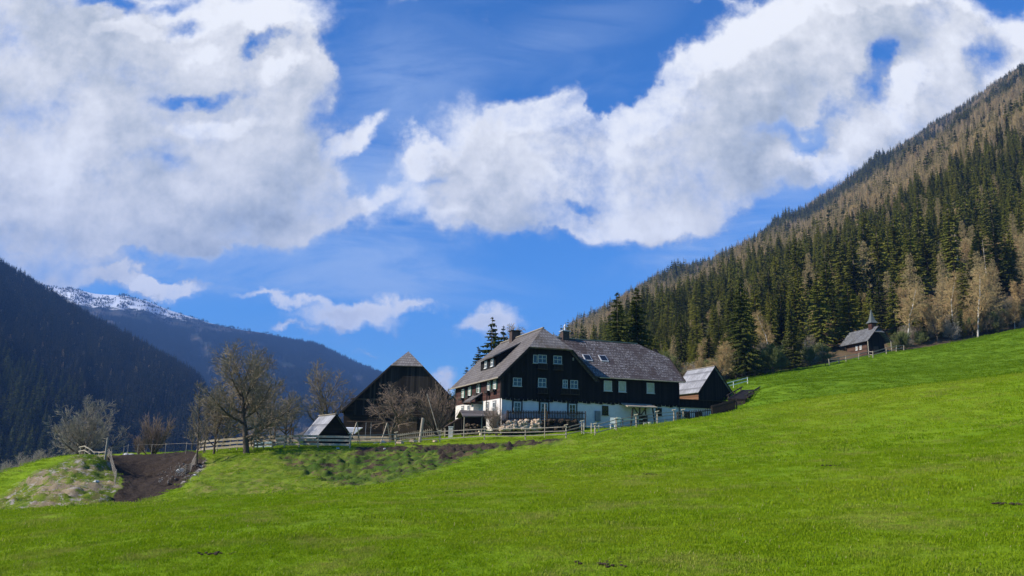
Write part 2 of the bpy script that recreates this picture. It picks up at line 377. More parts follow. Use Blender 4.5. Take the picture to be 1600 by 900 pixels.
# bank foot and plateau edge
for a in [(760,697,66),(700,716,59),(640,735,54),(560,755,50),(450,776,47),(380,788,46),(300,786,47)]: cp(*a)
for a in [(757,691,73),(687,694,74),(618,697,73.5),(546,698,72.5),(467,699,71.5),(402,703,70.5),(360,706,70),(322,708,69)]: cp(*a)
for a in [(821,691,71.8),(884,687,71),(930,682,70.5),(963,674,72),(994,667,74),(1027,662,75.5),(1053,659,77),(1110,652,79)]: cp(*a)
for a in [(620,690,80),(783,677,77.5),(600,691,92),(700,684,94),(716,662,94),(720,676,84),(500,698,80),(540,697,86),(1060,664,84),(950,670,80),(430,700,80),(1140,645,84),(1105,648,92)]: cp(*a)
# gully of bare earth and the mound left of it
for a in [(170,712,73),(240,711,74),(305,709,72),(200,745,64),(240,750,62),(190,785,53),(240,776,55),(290,745,60),(270,765,55)]: cp(*a)
for a in [(150,713,63),(105,722,61),(60,742,58),(20,765,55),(0,777,54),(100,797,47),(180,787,51),(40,800,45),(120,760,54)]: cp(*a)
for a in [(135,722,79),(90,735,80),(60,757,79),(0,792,77),(135,726,90),(40,775,86),(350,703,88),(425,699,97),(510,695,102),(238,715,84),(300,706,84),(1093,645,98)]: cp(*a)
cw(-72, 78, -14); cw(-72,100,-24)
CPn = np.array(CP, float)
def _tps(c):
    x = c[:, :2] / 50.; n = len(x)
    d2 = ((x[:, None] - x[None]) ** 2).sum(-1); K = .5 * d2 * np.log(d2 + 1e-12) + np.eye(n) * 4e-4
    A = np.zeros((n + 3, n + 3)); A[:n, :n] = K; A[:n, n] = 1; A[:n, n+1:] = x; A[n, :n] = 1; A[n+1:, :n] = x.T
    b = np.zeros(n + 3); b[:n] = c[:, 2]; return x, np.linalg.solve(A, b)
TX, TW = _tps(CPn)
def Hn(X, Y):
    X = np.asarray(X, float); Y = np.asarray(Y, float); sh = X.shape
    q = np.stack([X.ravel(), Y.ravel()], -1) / 50.; out = np.empty(len(q))
    for i in range(0, len(q), 20000):
        k = q[i:i+20000]; d2 = ((k[:, None] - TX[None]) ** 2).sum(-1)
        out[i:i+20000] = (.5 * d2 * np.log(d2 + 1e-12)) @ TW[:-3] + TW[-3] + k @ TW[-2:]
    return out.reshape(sh)
# forest edge (foot of the hillside) as azimuth -> depth, and skyline azimuth -> elevation
_e = [(300,175),(500,170),(700,165),(870,150),(1000,132),(1100,124),(1165,129),(1200,133),(1300,139),(1395,143.5),(1440,146),(1500,149),(1600,153),(1800,160),(2400,180)]
EU = np.array([uv_of(p, 560)[0] for p, _ in _e]); EY = np.array([y for _, y in _e], float)
_s = [(500,668,3600),(640,648,3500),(700,628,3400),(800,580,3200),(895,532,2900),(950,502,2700),(1000,474,2500),(1065,446,2300),(1130,414,2100),(1190,377,2000),(1250,343,1900),(1300,313,1850),(1350,281,1800),(1400,246,1700),(1450,212,1650),(1500,179,1600),(1550,144,1600),(1600,112,1550),(1800,10,1500),(2400,-300,1300)]
SU = np.array([uv_of(a, b)[0] for a, b, _ in _s]); ST = np.array([uv_of(a, b)[1] for a, b, _ in _s]); SY = np.array([c for *_, c in _s], float)
def hillz(U, Y):
    yf = np.interp(U, EU, EY); tf = Hn(U * yf, yf) / yf - .004
    yc = np.interp(U, SU, SY); tcr = np.interp(U, SU, ST)
    k = (1 - yf / Y) / (1 - yf / yc)
    t = tf + (tcr - tf) * k
    w = np.clip((Y - yf) / 300, 0, 1) * np.clip((yc - Y) / (yc * .35), 0, 1)
    lx = np.log(Y / 100.)
    rel = fbm(U * 9 + lx * 2.2, lx * 4 - U * 6, 5, 4) * .030 + fbm(U * 30 + lx * 5, lx * 9 - U * 12, 9, 3) * .010
    return (t + w * rel) * Y + fbm(U * Y / 12, Y / 12, 3, 3) * .8 * np.clip((Y - yf) / 20, 0, 1)
# surface classes ---------------------------------------------------
def inpoly(px, py, poly):
    r = np.zeros(px.shape, bool); n = len(poly)
    for i in range(n):
        x0, y0 = poly[i]; x1, y1 = poly[(i+1) % n]
        c = ((y0 > py) != (y1 > py)) & (px < (x1 - x0) * (py - y0) / (y1 - y0 + 1e-9) + x0); r ^= c
    return r
SOIL = [(166,708),(312,704),(318,716),(300,742),(262,770),(214,790),(176,782),(196,752),(176,728)]
BANK = [(300,740),(330,712),(400,706),(470,702),(560,700),(700,694),(800,690),(900,688),(902,694),(800,700),(740,708),(690,722),(620,742),(540,765),(450,782),(330,785),(280,780)]
ERODE = [(430,712),(540,704),(640,699),(740,696),(870,690),(890,694),(780,702),(725,720),(690,735),(620,752),(550,760),(480,745)]
MOUND = [(-40,800),(20,762),(60,738),(105,718),(150,708),(172,712),(188,745),(184,782),(110,800)]
SCREE = [(262,745),(296,722),(322,716),(322,728),(278,764),(262,762)]
CUT = [(548,701),(620,697),(700,694),(770,693),(840,689),(880,687),(882,689),(850,694),(790,700),(735,703),(715,716),(690,716),(680,704),(620,704),(560,706)]
def softmask(px, py, poly, r):
    m = np.zeros(px.shape)
    for (a, b) in ((0,0),(r,0),(-r,0),(0,r*.5),(0,-r*.5),(r*.7,r*.35),(-r*.7,-r*.35),(r*.7,-r*.35),(-r*.7,r*.35)): m += inpoly(px + a, py + b, poly)
    return m / 9
def ground_fields(X, Y):
    Z = Hn(X, Y)
    rr = np.hypot(X, Y + 15)
    far = sstep(200, 420, rr); Z = Z * (1 - far) + (-95 - 50 * sstep(400, 1500, rr)) * far
    px, py = project(X, np.maximum(Y, 1), Z)
    near = (Y > 40) & (Y < 80)
    jx = fbm(X * .8, Y * .8, 31, 3) * 9; jy = fbm(X * .8, Y * .8, 37, 3) * 4
    f = lambda poly, r=8: np.where(near, softmask(px + jx, py + jy, poly, r), 0)
    soil, bank, mound, erode, scree = f(SOIL, 5), f(BANK), f(MOUND), f(ERODE, 6), f(SCREE, 5)
    cut = f(CUT, 3); soil = np.maximum(soil, cut * (.35 + .9 * vnoise(X * 1.3, Y * 1.3, 12)) * .8)
    return Z, soil, bank, mound, erode, scree
def ground_height(X, Y):
    X = np.asarray(X, float); Y = np.asarray(Y, float)
    Z, soil, bank, mound, erode, scree = ground_fields(X, Y)
    # terracettes and clods
    n1 = fbm(X * .28 + Y * .2, Y * 1.1 + Z * 3.2, 3, 4); n2 = fbm(X * 2.2, Y * 2.2, 8, 3)
    Z = Z + bank * (n1 * .34 + n2 * .16) + erode * (np.abs(n1) * -.55 + n2 * .24) + mound * (n1 * .50 + n2 * .22) + soil * (n2 * .12 + fbm(X * 5, Y * 5, 4, 2) * .06) + scree * (n2 * .3)
    Z = Z + fbm(X * .10, Y * .10, 77, 4) * .10 * sstep(8, 30, Y) + fbm(X * .9, Y * .9, 78, 3) * .035
    U = X / np.maximum(Y, 1); yf = np.interp(U, EU, EY)
    out = (Y > yf + 1) & (U > EU[0]) & (Y > 20)
    if out.any():
        hz = hillz(np.where(out, U, .3), np.where(out, Y, 200)) - .6 - .02 * (Y - yf)
        Z = np.where(out, np.minimum(Z, hz), Z)
    return Z, soil, bank, mound, erode, scree
def H(x, y):
    if y > 20 and x / y > EU[0] and y > np.interp(x / y, EU, EY) + 1: return float(hillz(np.array(x / y), np.array(float(y))))
    return float(ground_height(np.array([x]), np.array([y]))[0][0])
def stand(px, Y, dz=0.0):
    X = (px - 800) / FPX * Y
    for _ in range(4):
        z = H(X, Y); q, _y = project(X, Y, z); X += (px - q) / FPX * Y
    return Vector((X, Y, H(X, Y) + dz))

def grid_mesh(X, Y, Z, name, mat_, attrs=None):
    r, c = X.shape; me = bpy.data.meshes.new(name)
    co = np.stack([X, Y, Z], -1).reshape(-1, 3).astype(np.float32)
    i = np.arange(r * c).reshape(r, c)
    q = np.stack([i[:-1, :-1], i[:-1, 1:], i[1:, 1:], i[1:, :-1]], -1).reshape(-1, 4).astype(np.int32)
    me.vertices.add(len(co)); me.vertices.foreach_set('co', co.ravel())
    me.loops.add(q.size); me.loops.foreach_set('vertex_index', q.ravel())
    me.polygons.add(len(q)); me.polygons.foreach_set('loop_start', np.arange(len(q), dtype=np.int32) * 4)
    me.polygons.foreach_set('use_smooth', np.ones(len(q), bool))
    me.update(calc_edges=True)
    for k, a in (attrs or {}).items():
        at = me.attributes.new(k, 'FLOAT', 'POINT'); at.data.foreach_set('value', a.ravel().astype(np.float32))
    me.materials.append(mat_); return link(name, me)

def _ground(t):
    pos = t.add('ShaderNodeNewGeometry').outputs['Position']
    A = lambda n: t.add('ShaderNodeAttribute', attribute_name=n).outputs['Fac']
    big = t.noise(pos, .05, 4, .6); mid = t.noise(pos, .55, 5, .6); fine = t.noise(pos, 7, 5, .7); vf = t.noise(pos, 32, 3, .7)
    g1 = t.mix(t.ramp(mid, (.3, .7)), (.140, .240, .006), (.195, .285, .010))
    g1 = t.mix(t.math('MULTIPLY', t.ramp(big, (.45, .65)), .6), g1, (.215, .275, .016))
    g1 = t.mix(t.math('MULTIPLY', t.ramp(fine, (.5, .75)), .55), g1, (.045, .125, .004))
    g1 = t.mix(t.math('MULTIPLY', t.ramp(vf, (.52, .75)), .55), g1, (.028, .085, .004))
    pt = t.noise(pos, .9, 6, .75)
    g1 = t.mix(t.math('MULTIPLY', t.ramp(pt, (.60, .74)), .45), g1, (.20, .19, .045))
    pt2 = t.ramp(t.noise(pos, .22, 5, .7), (.52, .66)); g1 = t.mix(t.math('MULTIPLY', pt2, .35), g1, (.21, .24, .03))
    spk = t.ramp(t.noise(pos, 2.3, 6, .8), (.70, .76)); g1 = t.mix(t.math('MULTIPLY', spk, .7), g1, (.28, .24, .11))
    rough = t.mix(t.ramp(t.noise(pos, 1.6, 5, .7), (.38, .62)), (.075, .125, .012), (.15, .19, .02))
    rough = t.mix(t.math('MULTIPLY', t.ramp(t.noise(pos, .7, 6, .75), (.50, .62)), .8), rough, (.21, .17, .065))
    up = t.mix(t.ramp(mid, (.3, .7)), (.095, .180, .007), (.132, .215, .009)); g1 = t.mix(A('upper'), g1, up)  # darker green past the crest: shade of the grazing sun painted in
    c = t.mix(t.math('MULTIPLY', A('bank'), .8), g1, rough)
    mo = t.mix(t.ramp(t.noise(pos, .45, 6, .7), (.48, .56)), rough, (.26, .20, .12))
    mo = t.mix(t.ramp(t.noise(pos, 1.3, 6, .75), (.54, .60)), mo, (.33, .29, .24))
    c = t.mix(t.ramp(A('mound'), (.1, .7)), c, mo)
    soilc = t.mix(t.ramp(fine, (.3, .7)), (.026, .019, .014), (.070, .051, .037))
    er = t.mix(t.ramp(t.noise(t.add('ShaderNodeMapping', {'Vector': pos, 'Scale': (.45, 1.2, 2.6)}).outputs[0], 1.1, 6, .7), (.50, .60)), t.mix(t.ramp(mid, (.35, .65)), (.045, .085, .012), (.11, .15, .02)), t.mix(t.ramp(mid, (.4, .65)), soilc, (.12, .085, .045)))
    c = t.mix(A('erode'), c, er)
    sc = t.mix(t.ramp(t.noise(pos, 2.4, 5, .75), (.50, .60)), soilc, (.33, .30, .26))
    c = t.mix(t.ramp(A('scree'), (.15, .7)), c, sc)
    c = t.mix(t.ramp(A('soil'), (.2, .6)), c, soilc)
    c = t.mix(A('forest'), c, t.mix(t.ramp(mid, (.4, .6)), (.05, .045, .02), (.10, .075, .04)))
    h = t.math('MULTIPLY_ADD', vf, .4, t.math('MULTIPLY', fine, 1.0))
    return princ(t, c, .9, bump(t, h, .75, .09), .06)
M['ground'] = material('meadow_ground', _ground)
az = np.radians(np.concatenate([np.linspace(-85, -36, 60)[:-1], np.linspace(-36, 36, 620), np.linspace(36, 85, 60)[1:]]))
rad = np.concatenate([[.5], np.geomspace(6, 60, 130)[:-1], np.geomspace(60, 130, 210)[:-1], np.geomspace(130, 400, 60)[:-1], np.geomspace(400, 9000, 24)])
RR, AA = np.meshgrid(rad, az, indexing='ij')
GX, GY = RR * np.sin(AA), RR * np.cos(AA) - 15
GZ, a1, a2, a3, a4, a5 = ground_height(GX, GY)
forest = ((GX / np.maximum(GY, 1) > .1) & (GY > np.interp(GX / np.maximum(GY, 1), EU, EY) - 1)) | (np.hypot(GX, GY) > 165) | ((GX < -48) & (GY > 50))
_qx, _qy = project(GX, np.maximum(GY, 1), GZ)
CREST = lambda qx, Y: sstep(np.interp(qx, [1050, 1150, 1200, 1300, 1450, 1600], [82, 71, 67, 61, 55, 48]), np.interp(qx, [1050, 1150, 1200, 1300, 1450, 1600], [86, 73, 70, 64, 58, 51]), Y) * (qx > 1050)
upper = CREST(_qx, GY)  # mask of the field whose shading is put into the colour
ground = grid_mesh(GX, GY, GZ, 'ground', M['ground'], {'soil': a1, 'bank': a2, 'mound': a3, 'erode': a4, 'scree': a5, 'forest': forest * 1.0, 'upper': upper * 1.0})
tag(ground, 'bright green sloping alpine meadow with an eroded bank and a bare earth gully', None, None, 'structure')

# ------------------------------------------------------------------ hillside and mountains
def _hillm(t):
    pos = t.add('ShaderNodeNewGeometry').outputs['Position']
    n = t.noise(pos, .02, 6, .65); n2 = t.noise(pos, .3, 4, .7)
    c = t.mix(t.ramp(n, (.42, .6)), (.035, .045, .015), (.12, .085, .05))
    c = t.mix(t.math('MULTIPLY', t.ramp(n2, (.5, .7)), .5), c, (.06, .07, .02))
    return princ(t, c, .95, bump(t, n2, .5, 1.0), .05)
M['hill'] = material('forest_floor', _hillm)
uu = np.concatenate([np.linspace(EU[0], .06, 40)[:-1], np.linspace(.06, .72, 260), np.linspace(.72, 1.6, 60)[1:]])
kk = np.linspace(0, 1, 260) ** 1.0
UU, KK = np.meshgrid(uu, kk, indexing='xy')
yf_ = np.interp(UU, EU, EY) - 2; yc_ = np.interp(UU, SU, SY)
YY = yf_ * (yc_ / yf_) ** KK
HZ = hillz(UU, np.maximum(YY, yf_ + 1)); HZ[0] -= 1.5
back = (UU[-1:] * YY[-1:] * 1.15, YY[-1:] * 1.15, HZ[-1:] - 250)
hill = grid_mesh(np.vstack([UU * YY, back[0]]), np.vstack([YY, back[1]]), np.vstack([HZ, back[2]]), 'hillside', M['hill'])
tag(hill, 'steep wooded hillside rising to the right', None, None, 'structure')

def _mount(snow):
    def fn(t):
        pos = t.add('ShaderNodeNewGeometry').outputs['Position']
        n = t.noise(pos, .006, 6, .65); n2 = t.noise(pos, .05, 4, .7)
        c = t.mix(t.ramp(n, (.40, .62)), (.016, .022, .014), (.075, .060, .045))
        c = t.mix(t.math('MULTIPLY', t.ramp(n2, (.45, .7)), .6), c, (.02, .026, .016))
        if snow:
            s = t.add('ShaderNodeSeparateXYZ', {0: pos}); k = t.ramp(s.outputs[2], (560, 760))
            s2 = t.ramp(t.math('MULTIPLY_ADD', t.noise(pos, .012, 7, .72), .9, t.math('MULTIPLY', k, .75)), (.80, .93))
            c = t.mix(s2, c, (.62, .65, .70))
        return princ(t, c, .95, bump(t, n2, .6, 8.0), .05)
    return fn
M['mount'] = material('wooded_mountain', _mount(False)); M['snowmount'] = material('snowy_mountain', _mount(True))
def mountain(name, crest, Yc, Yf, zf, material_, label, seed, amp, rows=140, cols=300):
    cu_ = np.array([uv_of(a, b)[0] for a, b in crest]); cv_ = np.array([uv_of(a, b)[1] for a, b in crest])
    u = np.linspace(cu_[0], cu_[-1], cols); k = np.linspace(0, 1, rows)
    U, K = np.meshgrid(u, k, indexing='xy')
    def z(U, Y):
        yc = Yc(U); yf = Yf(U); tc_ = np.interp(U, cu_, cv_); tf = zf / yf
        kk = (1 - yf / Y) / (1 - yf / yc); w = np.clip((yc - Y) / (yc * .3), 0, 1) * np.clip((Y - yf) / 200, 0, 1)
        lx = Y / yc
        rel = fbm(U * 14 + lx * 1.5, lx * 2.5, seed, 4) * amp + fbm(U * 50, lx * 9, seed + 3, 3) * amp * .35
        cr = fbm(U * 40, U * 0 + 3, seed + 8, 3) * .0010 * K_(Y, yc)
        return (tf + (tc_ - tf) * kk + w * rel + cr) * Y
    K_ = lambda Y, yc: np.clip(Y / yc, 0, 1) ** 4
    Y = Yf(U) * (Yc(U) / Yf(U)) ** K; Z = z(U, Y)
    X3 = np.vstack([U * Y, U[-1:] * Y[-1:] * 1.2]); Y3 = np.vstack([Y, Y[-1:] * 1.2]); Z3 = np.vstack([Z, Z[-1:] - 300])
    o = grid_mesh(X3, Y3, Z3, name, material_); tag(o, label, None, None, 'structure')
    return cu_, z
C1 = [(-900,-200),(-500,60),(-250,250),(-60,382),(0,424),(25,438),(55,457),(100,484),(150,514),(200,540),(250,566),(290,588),(312,604),(326,630),(350,665),(380,700),(420,730)]
Yc1 = lambda U: 1500 + 0 * U; Yf1 = lambda U: 330 + 0 * U
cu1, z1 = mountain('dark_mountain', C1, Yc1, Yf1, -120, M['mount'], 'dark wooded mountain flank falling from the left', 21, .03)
C2 = [(-500,330),(-100,435),(40,450),(62,447),(110,450),(150,459),(200,463),(230,470),(260,483),(300,496),(350,511),(400,518),(450,528),(500,543),(550,568),(600,588),(640,608),(680,630),(720,650),(800,680)]
Yc2 = lambda U: 4200 + 0 * U; Yf2 = lambda U: 1500 + 0 * U
cu2, z2 = mountain('snowy_mountain', C2, Yc2, Yf2, -150, M['snowmount'], 'far blue mountain with snow patches along its crest', 45, .035)
# haze
def box_mesh(x0, x1, y0, y1, z0, z1):
    b = MB().box(x0, x1, y0, y1, z0, z1); return b
hm = bpy.data.materials.new('valley_haze'); hm.use_nodes = True; T = NT(hm.node_tree); T.n.clear()
pv = T.add('ShaderNodeVolumePrincipled', {'Color': (.19, .40, .92, 1), 'Density': .00011, 'Anisotropy': .0})
T.add('ShaderNodeOutputMaterial', {'Volume': pv.outputs[0]})
hz = box_mesh(-10500, 10500, -700, 10500, -500, 1500).build('haze', hm)
tag(hz, 'thin blue haze filling the valley air', None, None, 'stuff')
# ------------------------------------------------------------------ farmhouse
c0 = P(783, 676, 77.5)
FZ = c0.z; FANG = R(20)
house = empty('farmhouse', c0, FANG, 'large old farmhouse with white plastered ground floor, black timber upper floor and grey shingled roof', 'farmhouse')
fe_x = Vector((math.cos(FANG), math.sin(FANG), 0)); fe_y = Vector((-math.sin(FANG), math.cos(FANG), 0))
def on_plane(px, py, origin, n):
    d = ray(px, py); return d * (origin.dot(n) / d.dot(n))
def front(px, py, off=0.0):                       # local coordinates on the front facade
    p = on_plane(px, py, c0 + fe_y * off, fe_y) - c0; return p.dot(fe_x), p.z
def left(px, py):
    p = on_plane(px, py, c0, fe_x) - c0; return p.dot(fe_y), p.z
LEN, GW, WX, WD = 16.6, 10.0, 20.4, 9.0           # length back, gable width, wing end, wing depth
RZ, SP = 11.1, 5.0
def roofz(x): return RZ - abs(x - SP)
# walls
b = MB().box(.0, GW, .0, LEN, -1.5, 3.5)
b.box(GW - .01, WX, .003, WD, -.5, 3.5)
b.build('wall', M['plaster'], house)
MB().box(-.02, WX + .02, -.035, .5, -1.5, .42).build('plinth', M['plinth'], house)
# timber storey: front skin (gable shape), left skin, wing
g_ = MB()
def wall_poly(mb, pts, y0, y1):                   # polygon in x,z extruded in y
    k = len(mb.v); n = len(pts)
    mb.v += [(x, y0, z) for x, z in pts] + [(x, y1, z) for x, z in pts]
    mb.f.append(tuple(range(k, k + n))); mb.f.append(tuple(range(k + 2*n - 1, k + n - 1, -1)))
    for i in range(n): j = (i + 1) % n; mb.f.append((k+j, k+i, k+n+i, k+n+j))
HB = 8.75; hw = RZ - HB
wall_poly(g_, [(-.06, 3.45), (GW + .3, 3.45), (GW + .3, roofz(GW + .3) - .12), (SP + hw, HB - .12), (SP - hw, HB - .12), (-.06, roofz(-.06) - .12)], -.12, .5)
g_.box(GW + .25, WX + .05, -.1, WD + .05, 3.45, 6.45)
wg = [( -.1, 6.3), (WD + .05, 6.3), (WD * .5, 10.2)]
k = len(g_.v); g_.v += [(WX + .05, y, z) for y, z in wg] + [(WX - .3, y, z) for y, z in wg]; g_.f += [(k, k+1, k+2), (k+5, k+4, k+3), (k, k+3, k+4, k+1), (k+1, k+4, k+5, k+2), (k+2, k+5, k+3, k)]
g_.build('timber_wall', M['blackwood'], house)
s_ = MB().box(-.07, .3, .0, LEN, 3.45, 5.75); s_.box(-.07, .5, LEN - .1, LEN + .05, 3.45, 5.7)
s_.build('side_timber_wall', M['brownwood_side'], house)
bk = MB(); wall_poly(bk, [(0, 3.4), (GW, 3.4), (GW, 5.9), (SP, RZ - .3), (0, 5.9)], LEN - .1, LEN); bk.build('rear_wall', M['blackwood'], house)
# wavy lower edge of the boarding, corner posts, side posts
t_ = MB()
for i in range(44):
    x = -.05 + i * .47; t_.box(x, x + .40, -.14, -.115, 3.30 - .05 * (i % 3), 3.5)
t_.build('board_edge', M['blackwood'], house)
t_ = MB()
for y in (.1, 3.6, 7.6, 12, 16.3): t_.box(-.14, -.06, y, y + .16, 3.5, 5.6)
t_.box(-.12, .1, -.16, .12, 3.4, 5.6); t_.box(.55, .8, -.18, -.13, 3.6, 5.9)
t_.build('corner_post', M['darktrim'], house)
# roofs
OV = .62
r = MB()
ex = -OV; ez = roofz(ex)
r.slab([(ex, -.75, ez), (SP - hw, -.75, HB), (SP, 1.55, RZ), (SP, LEN - 1.6, RZ), (SP - hw, LEN + .6, HB), (ex, LEN + .6, ez)], .16)
r.build('left_roof', M['shingle_l'], house)
r = MB(); ex2 = GW + .45
r.slab([(ex2, -.75, roofz(ex2)), (SP + hw, -.75, HB), (SP, 1.55, RZ), (SP, LEN - 1.6, RZ), (SP + hw, LEN + .6, HB), (ex2, LEN + .6, roofz(ex2))], .16)
r.build('right_roof', M['shingle_l'], house)
r = MB(); r.slab([(SP - hw - .12, -.85, HB - .1), (SP + hw + .12, -.85, HB - .1), (SP, 1.58, RZ + .03)], .16, (0, -1, .5))
r.build('hip_roof', M['shingle_h'], house)
r = MB(); r.slab([(SP - hw - .12, LEN + .7, HB - .1), (SP + hw + .12, LEN + .7, HB - .1), (SP, LEN - 1.63, RZ + .03)], .16, (0, 1, .5))
r.build('hip_roof', M['shingle_h'], house)
WR = 10.62; ws = (WR - 6.05) / (WD / 2 + .6)
def wz(y): return 6.05 + ws * (y + .6)
r = MB(); yh = 2.7
r.slab([(SP + RZ - wz(-.6) - .1, -.6, wz(-.6)), (WX + .55, -.6, wz(-.6)), (WX + .55, yh, wz(yh)), (17.9, WD / 2, WR), (SP + RZ - WR - .1, WD / 2, WR)], .15)
r.build('wing_roof', M['shingle_f'], house)
r = MB(); yb = WD - yh
r.slab([(SP + 3, WD + .6, wz(-.6)), (WX + .55, WD + .6, wz(-.6)), (WX + .55, yb, wz(yh)), (17.9, WD / 2, WR), (SP + .5, WD / 2, WR)], .15)
r.slab([(WX + .6, yh - .05, wz(yh) - .06), (WX + .6, yb + .05, wz(yh) - .06), (17.88, WD / 2, WR + .02)], .15, (1, 0, .5))
r.build('wing_roof_back', M['shingle_f'], house)
t_ = MB()                                         # verge boards, gutters, ridge caps
t_.bar((ex, -.78, ez - .16), (SP - hw, -.78, HB - .16), .07, .2).bar((ex2, -.78, roofz(ex2) - .16), (SP + hw, -.78, HB - .16), .07, .2)
t_.bar((WX + .6, -.6, wz(-.6) - .05), (WX + .6, yh, wz(yh) - .05), .08, .2)
t_.build('verge_board', M['darktrim'], house)
t_ = MB(); t_.tube((ex - .05, -.7, ez - .1), (ex - .05, LEN + .5, ez - .1), .07).tube((GW + .6, -.66, 5.95), (WX + .5, -.66, 5.95), .07)
t_.build('gutter', M['greywood'], house)
t_ = MB(); t_.tube((-.2, -.12, 5.4), (-.2, -.12, .2), .05).tube((-.2, -.12, 5.4), (-.6, -.5, 5.5), .05).tube((WX + .02, -.2, 5.8), (WX + .02, -.2, .3), .05)
t_.tube((-.16, 4.4, 5.4), (-.16, 4.4, .5), .045)
t_.build('downpipe', M['darktrim'], house)
MB().bar((SP, 1.4, RZ + .02), (SP, LEN - 1.5, RZ + .02), .2, .08).bar((SP + .6, WD/2, WR + .02), (18, WD/2, WR + .02), .2, .08).build('ridge_cap', M['greywood'], house)
# windows
def window(parent, kind, a, z, w, h, frame, name='window', shut=False, bars=1, pane='glass', border=None, off=.0, ang=0, origin=None, fw=.055):
    """front: at (x=a, plane y=off) facing -y ; left: at (y=a, plane x=off) facing -x"""
    def Tm(x, y, zz): return (a + x, off + y, z + zz) if kind == 'front' else (off + y, a - x, z + zz)
    def bx(mb, x0, x1, y0, y1, z0, z1):
        c = [Tm(x, y, q) for q in (z0, z1) for x, y in ((x0, y0), (x1, y0), (x1, y1), (x0, y1))]
        mb.quadbox(c); return mb
    f = MB(); W2, H2 = w / 2, h / 2
    bx(f, -W2, W2, -.09, -.003, H2 - fw, H2); bx(f, -W2, W2, -.09, -.003, -H2, -H2 + fw)
    bx(f, -W2, -W2 + fw, -.085, -.003, -H2 + fw, H2 - fw); bx(f, W2 - fw, W2, -.085, -.003, -H2 + fw, H2 - fw)
    if bars:
        bx(f, -.028, .028, -.07, -.01, -H2 + fw, H2 - fw); bx(f, -W2 + fw, W2 - fw, -.066, -.012, -.0, .045)
    bx(f, -W2 - .06, W2 + .06, -.16, -.005, -H2 - .05, -H2 - .003)
    fr = f.build(name, M[frame], parent)
    g2 = MB(); bx(g2, -W2 + fw + .003, W2 - fw - .003, -.035, -.02, -H2 + fw + .003, H2 - fw - .003); g2.build('pane', M[pane], fr)
    if border:
        q = MB(); e = .16
        bx(q, -W2 - e, W2 + e, -.05, -.001, H2 + .003, H2 + e); bx(q, -W2 - e, -W2 - .003, -.05, -.001, -H2, H2); bx(q, W2 + .003, W2 + e, -.05, -.001, -H2, H2)
        q.build('surround', M[border], fr)
    if shut:
        q = MB(); s2 = .32
        bx(q, -W2 - s2, -W2 - .02, -.07, -.01, -H2, H2); bx(q, W2 + .02, W2 + s2, -.07, -.01, -H2, H2); q.build('shutter', M['shutter'], fr)
        q = MB(); bx(q, -W2 - .1, W2 + .1, -.42, -.165, -H2 - .3, -H2 - .02); q.build('flower_box', M['darktrim'], fr)
    return fr
for (px, py, w, h, brs) in [(836, 561, .45, .85, 0), (847, 561, .95, .85, 1), (871, 562.5, .95, .85, 1), (808, 597, .92, .85, 1), (846.8, 598, .88, .92, 1), (882.7, 600, .55, .86, 1), (896.7, 600.7, .85, .86, 1)]:
    x, z = front(px, py, -.12); window(house, 'front', x, z, w, h, 'shaded_white', off=-.12, bars=brs)
    if px > 840:
        q = MB()
        for i in range(7): q.box(x - .5 + i * .16, x - .46 + i * .16, -.45, -.41, z - h/2 - .62, z - h/2 - .1)
        q.box(x - .55, x + .55, -.46, -.40, z - h/2 - .12, z - h/2 - .05).box(x - .55, x + .55, -.46, -.12, z - h/2 - .66, z - h/2 - .6)
        q.build('window_balustrade', M['darkwood'], house)
for (px, py, w, h) in [(949.5, 603, .95, 1.1), (972, 604.3, .88, 1.14), (1016, 606.5, .92, 1.12)]:
    x, z = front(px, py, -.1); window(house, 'front', x, z, w, h, 'shaded_white', off=-.1, bars=0, pane='curtain', fw=.085)
for (px, py, w, h) in [(808, 636.5, .80, 1.15), (850, 638, .82, 1.15), (894, 639.5, .82, 1.1)]:
    x, z = front(px, py); window(house, 'front', x, z, w, h, 'shaded_white', off=0, border='darktrim', fw=.11)
for (px, py, w, h) in [(945.3, 641.3, .72, .95), (1029, 643.5, .72, .8)]:
    x, z = front(px, py); window(house, 'front', x, z, w, h, 'darktrim', off=0)
for px, py in [(775, 600.5), (765.5, 602), (749, 607), (735.5, 611.5), (725, 615)]:
    y, z = left(px, py); window(house, 'left', y, min(z, 4.9), .85, 1.0, 'whitepaint', off=-.07, shut=True, pane='curtain')
for px, py in [(772.7, 637), (761.7, 639), (742.5, 640), (732.7, 641), (723, 644)]:
    y, z = left(px, py); window(house, 'left', y, z, .8, 1.15, 'whitepaint', off=0, border='plinth', pane='glass')
x, z = front(1005, 646); MB().box(x - .5, x + .5, -.06, -.003, .2, 2.3).build('door', M['darkwood'], house)
x, z = front(933, 649); MB().box(x - .28, x + .28, -.25, -.003, z - .6, z + .45).build('meter_cabinet', M['plinth'], house)
x, z = front(807, 553); MB().box(x + 6.2, x + 6.3, -.3, -.12, 7.6, 7.9).build('wall_lamp', M['greywood'], house)
# porch braces on the wing
q = MB(); xa = front(975, 645)[0]; xb = front(1012, 645)[0]
q.bar((xa, -1.2, .1), (xa + .4, -1.2, 2.9), .14).bar((xa + 1.2, -1.2, .1), (xa + 1.2, -1.2, 3.1), .14).bar((xa + 1.2, -1.2, 2), (xa + 2, -1.2, 3.0), .1).bar((xa + 1.2, -1.2, 2), (xa + .5, -1.2, 3.0), .1)
q.bar((xb - .1, -1.2, 3.0), (xb + .35, -1.2, .1), .12).bar((xb - 1, -1.2, 3.0), (xb - .7, -1.2, .1), .12)
q.build('porch_brace', M['darkwood'], house)
MB().slab([(xa - .4, -1.6, 3.05), (xb + .3, -1.6, 3.05), (xb + .3, -.1, 3.45), (xa - .4, -.1, 3.45)], .1).build('porch_roof', M['greywood'], house)
